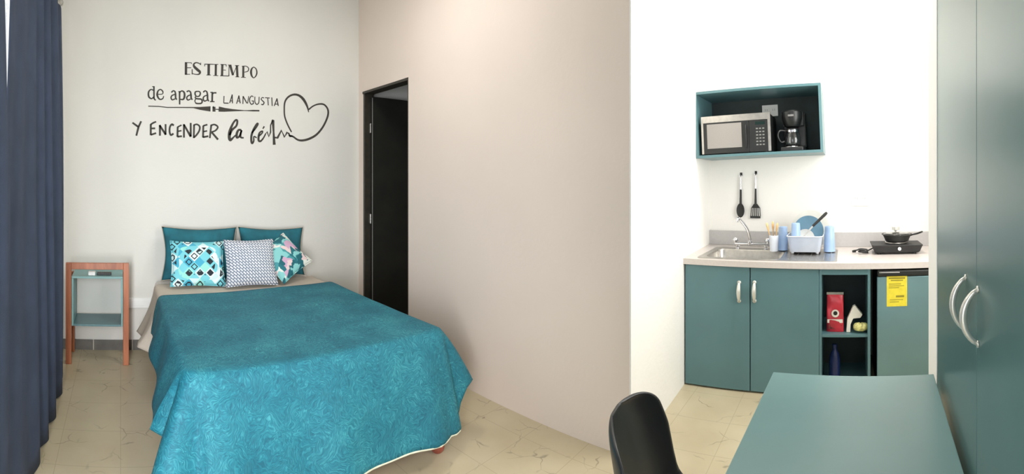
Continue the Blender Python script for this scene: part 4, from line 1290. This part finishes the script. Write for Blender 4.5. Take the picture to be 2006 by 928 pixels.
# ------------------------------------------------------------------ hot plate and pan
HY = 3.46
h0, h1 = on_y(1709, 485, HY - 0.1).x, on_y(1806, 485, HY - 0.1).x
hc, hw = (h0 + h1) / 2, (h1 - h0) / 2
hp = thing('hot_plate', 'black electric hot plate on the worktop beside the pier', 'hot plate', (hc, HY, ZC1))
bm = B()
vs = []
for z, kx in ((0.012, 0.86), (0.020, 0.92), (0.058, 1.0), (0.066, 1.03), (0.072, 1.03)):
    vs.append([bm.verts.new((hc + sx_ * hw * kx, HY + sy_ * 0.115 * kx, ZC1 + z)) for sx_, sy_ in ((-1, -1), (1, -1), (1, 1), (-1, 1))])
for a_, b_ in zip(vs, vs[1:]):
    for i in range(4):
        j = (i + 1) % 4; bm.faces.new((a_[i], a_[j], b_[j], b_[i]))
bm.faces.new(vs[0][::-1]); bm.faces.new(vs[-1])
obj('body', bm, 'blackm', hp, bevel=0.004)
for (sx_, sy_) in ((-1, -1), (1, -1), (-1, 1), (1, 1)):
    obj('foot', lathe(B(), [(0, 0), (0.012, 0), (0.014, 0.014), (0, 0.014)], 14, (hc + sx_ * hw * 0.72, HY + sy_ * 0.08, ZC1)), 'blackm', hp, smooth=True)
bm = B()
for r_ in (0.025, 0.042, 0.059, 0.076):
    tube(bm, [(hc + r_ * math.cos(a_), HY + r_ * math.sin(a_), ZC1 + 0.078) for a_ in [2 * PI * i / 32 for i in range(33)]], 0.006, 8, cap=False)
obj('burner_coil', bm, 'steel', hp, smooth='all')
kp = on_y(1762, 484, HY - 0.112)
bm = B(); lathe(bm, [(0, 0), (0.013, 0), (0.012, 0.014), (0, 0.016)], 18, (kp.x, HY - 0.110, ZC1 + 0.043), Matrix.Rotation(R(90), 4, 'X'))
obj('dial', bm, 'white', hp, smooth=True)
bm = B()
cpts = [(h0 + 0.01, HY + 0.02, ZC1 + 0.03), (h0 - 0.03, HY + 0.02, ZC1 + 0.012), (h0 - 0.07, HY - 0.02, ZC1 + 0.006)]
for i in range(14):
    a_ = i * 0.9
    cpts.append((h0 - 0.065 + 0.035 * math.cos(a_), HY - 0.04 + 0.05 * math.sin(a_), ZC1 + 0.008 + i * 0.0022))
cpts += [(h0 - 0.10, HY - 0.05, ZC1 + 0.03), (h0 - 0.125, HY - 0.03, ZC1 + 0.020)]
tube(bm, smooth_path(cpts, 4), 0.005, 8)
cd = obj('power_cord', bm, 'blackm', hp, smooth='all')
bm = B(); tube(bm, [(h0 - 0.12, HY - 0.03, ZC1 + 0.018), (h0 - 0.145, HY - 0.025, ZC1 + 0.014)], [0.011, 0.009], 10)
obj('plug', bm, 'black', cd, smooth=True)

pn = thing('saucepan', 'small black saucepan with glass lid on the hot plate', 'saucepan', (hc - 0.0, HY, ZC1 + 0.084))
pcx = on_y(1757, 460, HY).x
zp = ZC1 + 0.0845
bm = B(); lathe(bm, [(0, 0), (0.078, 0), (0.090, 0.008), (0.094, 0.022), (0.108, 0.05), (0.116, 0.052), (0.116, 0.056), (0.104, 0.056)], 40, (pcx, HY, zp))
obj('pan_body', bm, 'blackm', pn, smooth=True)
bm = B(); lathe(bm, [(0.104, 0.056), (0.085, 0.062), (0.045, 0.070), (0, 0.073)], 40, (pcx, HY, zp))
ld = obj('lid', bm, 'glass_clear', pn, smooth='all')
ld.modifiers.new('thick', 'SOLIDIFY').thickness = 0.003
bm = B(); lathe(bm, [(0, 0.072), (0.007, 0.073), (0.009, 0.082), (0.030, 0.087), (0.030, 0.110), (0.022, 0.117), (0, 0.117)], 24, (pcx - 0.01, HY, zp))
obj('lid_knob', bm, 'nickel', ld, smooth=True)
he = on_y(1796, 450, HY - 0.02)
bm = B(); tube(bm, smooth_path([(pcx + 0.10, HY - 0.03, zp + 0.044), (pcx + 0.118, HY - 0.05, zp + 0.055), (pcx + 0.14, HY - 0.09, zp + 0.066), (pcx + 0.165, HY - 0.15, zp + 0.085)]), [0.006 + 0.005 * min(1, i / 9) for i in range(19)], 10, flat=0.6)
obj('handle', bm, 'blackm', pn, smooth='all')

# ------------------------------------------------------------------ desk
def rot2(x, y_, a=R(3.6), c=(0.345, 1.62)):
    dx_, dy_ = x - c[0], y_ - c[1]
    return (c[0] + dx_ * math.cos(a) + dy_ * math.sin(a), c[1] - dx_ * math.sin(a) + dy_ * math.cos(a))
fL = on_x; 
dk_a = ray(1515, 728); kk = (0.75 - HC) / dk_a.z; dA = (dk_a.x * kk, dk_a.y * kk)
dk_b = ray(1829, 732); kk = (0.75 - HC) / dk_b.z; dB = (dk_b.x * kk, dk_b.y * kk)
dk_c = ray(1420, 928); kk = (0.75 - HC) / dk_c.z; dC = (dk_c.x * kk, dk_c.y * kk)
dk_d = ray(1889, 928); kk = (0.75 - HC) / dk_d.z; dD = (dk_d.x * kk, dk_d.y * kk)
ext = 1.35
pC = (dA[0] + (dC[0] - dA[0]) * ext, dA[1] + (dC[1] - dA[1]) * ext * 1.0)
pD = (dB[0] + (dD[0] - dB[0]) * ext, dB[1] + (dD[1] - dB[1]) * ext * 1.0)
dk = thing('desk', 'teal laminate desk standing against the wardrobe in front', 'desk', ((dA[0] + dB[0]) / 2, (dA[1] + pC[1]) / 2, 0))
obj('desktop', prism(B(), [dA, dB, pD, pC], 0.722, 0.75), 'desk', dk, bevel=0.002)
for (p0, p1_) in ((dA, dB), (pC, pD)):
    s_ = -1 if p0 is dA else 1
    yb_ = 0.03 * s_
    q = [(p0[0] + 0.03, p0[1] + yb_), (p1_[0] - 0.02, p1_[1] + yb_), (p1_[0] - 0.02, p1_[1] + yb_ + 0.018 * s_), (p0[0] + 0.03, p0[1] + yb_ + 0.018 * s_)]
    obj('side_panel', prism(B(), q, 0, 0.7215), 'desk', dk)

# ------------------------------------------------------------------ wardrobe
wn0 = Vector((0.352, pb - 0.004)); wdir = Vector((-0.0804, -1)).normalized()      # runs towards the viewer
gapc = None
wo = Vector((-wdir.y, wdir.x))   # helper normal
wnorm = Vector((wdir.y, -wdir.x))   # points to -x (into the room)
if wnorm.x > 0: wnorm = -wnorm
WH = 2.75
wr = thing('wardrobe', 'tall teal wardrobe with bow handles along the right wall', 'wardrobe', (0.62, 0.9, 0))
def wpt(s, d):
    p_ = wn0 + wdir * s - wnorm * d
    return (p_.x, p_.y)
def wprism(s0, s1, d0, d1, z0, z1):
    return prism(B(), [wpt(s0, d0), wpt(s1, d0), wpt(s1, d1), wpt(s0, d1)], z0, z1)
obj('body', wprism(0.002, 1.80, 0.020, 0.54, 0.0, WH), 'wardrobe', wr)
# door joint where the photo shows it
dg = ray(1913, 464)
# intersect with the wardrobe line
def isect(px):
    d = ray(px, 400)
    # wn0 + wdir*s = k*d
    det = wdir.x * (-d.y) - wdir.y * (-d.x)
    rx, ry = -wn0.x, -wn0.y
    s = (rx * (-d.y) - ry * (-d.x)) / det
    return s
g1 = isect(1913)
DZ0 = 0.05
ends = [0.0, g1, g1 + 0.60, 1.80]
for i in range(3):
    d = obj('door', wprism(ends[i] + (0.0015 if i else 0.0), ends[i + 1] - 0.0015, 0.0, 0.0185, DZ0, WH - 0.01), 'wardrobe', wr, bevel=0.0015)
    if i < 2:
        hpx, hpy, hl = ((1893, 594, 0.130), (1917, 620, 0.120))[i]
        s = isect(hpx)
        s = min(s, g1 - 0.025) if i == 0 else max(s, g1 + 0.012)
        c = wn0 + wdir * s
        rho = c.length
        bow_handle('handle', d, (c.x + wnorm.x * 0.0, c.y + wnorm.y * 0.0, HC - (hpy - Y0) / F * rho), hl, 0.034, out=(wnorm.x, wnorm.y, 0), r=0.0065)

# ------------------------------------------------------------------ chair
chx, chy = -0.345, 1.20
ch = thing('chair', 'black moulded plastic shell chair facing the teal desk', 'chair', (chx, chy, 0), (0, 0, R(11)))
prof = [(0.235, 0.425), (0.215, 0.452), (0.12, 0.445), (0.0, 0.432), (-0.10, 0.435), (-0.165, 0.462), (-0.20, 0.52), (-0.225, 0.60), (-0.25, 0.68), (-0.270, 0.755), (-0.280, 0.797)]
PP = smooth_path([(a_, 0, b_) for a_, b_ in prof], 4)
NP = len(PP) - 1
def shell(u, v):
    i = v * NP; k = int(i); k = min(k, NP - 1); f = i - k
    c = PP[k].lerp(PP[k + 1], f)
    tg = (PP[k + 1] - PP[k]).normalized()
    nrm = Vector((-tg.z, 0, tg.x)) * -1          # towards the sitter
    if nrm.z < 0 and v < 0.5: nrm = -nrm
    if v >= 0.5 and nrm.x < 0: nrm = -nrm
    a_ = 2 * u - 1
    z = c.z
    if z < 0.47 and v < 0.5:
        half = 0.215
    if v < 0.35:
        half = 0.19 + 0.03 * math.sin(v / 0.35 * PI / 2)
    elif v < 0.6:
        half = 0.22 + 0.012 * math.sin((v - 0.35) / 0.25 * PI)
    else:
        t = (v - 0.6) / 0.4
        half = 0.228 * (1 - 0.05 * t)
        half *= max(0.0, 1 - max(0, (t - 0.25) / 0.76) ** 2.7) ** 0.52 if t > 0.25 else 1
    lift = (0.028 + 0.045 * max(0, min(1, (v - 0.45) / 0.3)) + 0.02 * math.exp(-((v - 0.45) / 0.2) ** 2)) * abs(a_) ** 2.8
    if v < 0.12: lift *= v / 0.12
    lift *= min(1.0, half / 0.2) ** 1.5
    p_ = Vector((c.x, half * a_, c.z)) + nrm * lift
    return p_
bm = B(); grid(bm, 26, 48, shell)
bmesh.ops.remove_doubles(bm, verts=bm.verts, dist=1e-4)
o = obj('shell_seat', bm, 'chair', ch, local=True, smooth='all')
md_ = o.modifiers.new('thick', 'SOLIDIFY'); md_.thickness = 0.009; md_.offset = 0
sb = o.modifiers.new('sub', 'SUBSURF'); sb.levels = 1; sb.render_levels = 1
for (sx_, sy_) in ((1, 1), (1, -1), (-1, 1), (-1, -1)):
    bm = B(); tube(bm, [(0.10 * sx_ + 0.0, 0.09 * sy_, 0.425), (0.20 * sx_ - 0.01, 0.19 * sy_, 0.0)], [0.017, 0.011], 14)
    obj('leg', bm, 'wood_pale', ch, local=True, smooth=True)
bm = B()
tube(bm, [(0.125, 0.115, 0.32), (-0.125, -0.115, 0.32)], 0.004, 8); tube(bm, [(0.125, -0.115, 0.325), (-0.125, 0.115, 0.325)], 0.004, 8)
obj('brace', bm, 'blackm', ch, local=True)

# ------------------------------------------------------------------ added ceiling lamps, unseen, housing the fill lights above the frame
for (x, y_, lab) in ((-0.15, 2.75, 'added unseen round white ceiling lamp above the kitchen floor'), (-2.3, 1.30, 'added unseen round white ceiling lamp above the bed')):
    la = thing('added_ceiling_lamp', lab, 'lamp', (x, y_, CEIL))
    obj('housing', lathe(B(), [(0, CEIL - 0.001), (0.26, CEIL - 0.001), (0.27, CEIL - 0.02), (0.27, CEIL - 0.05), (0.25, CEIL - 0.05), (0.25, CEIL - 0.03), (0, CEIL - 0.03)], 40, (x, y_, 0)), 'white', la, smooth=True)
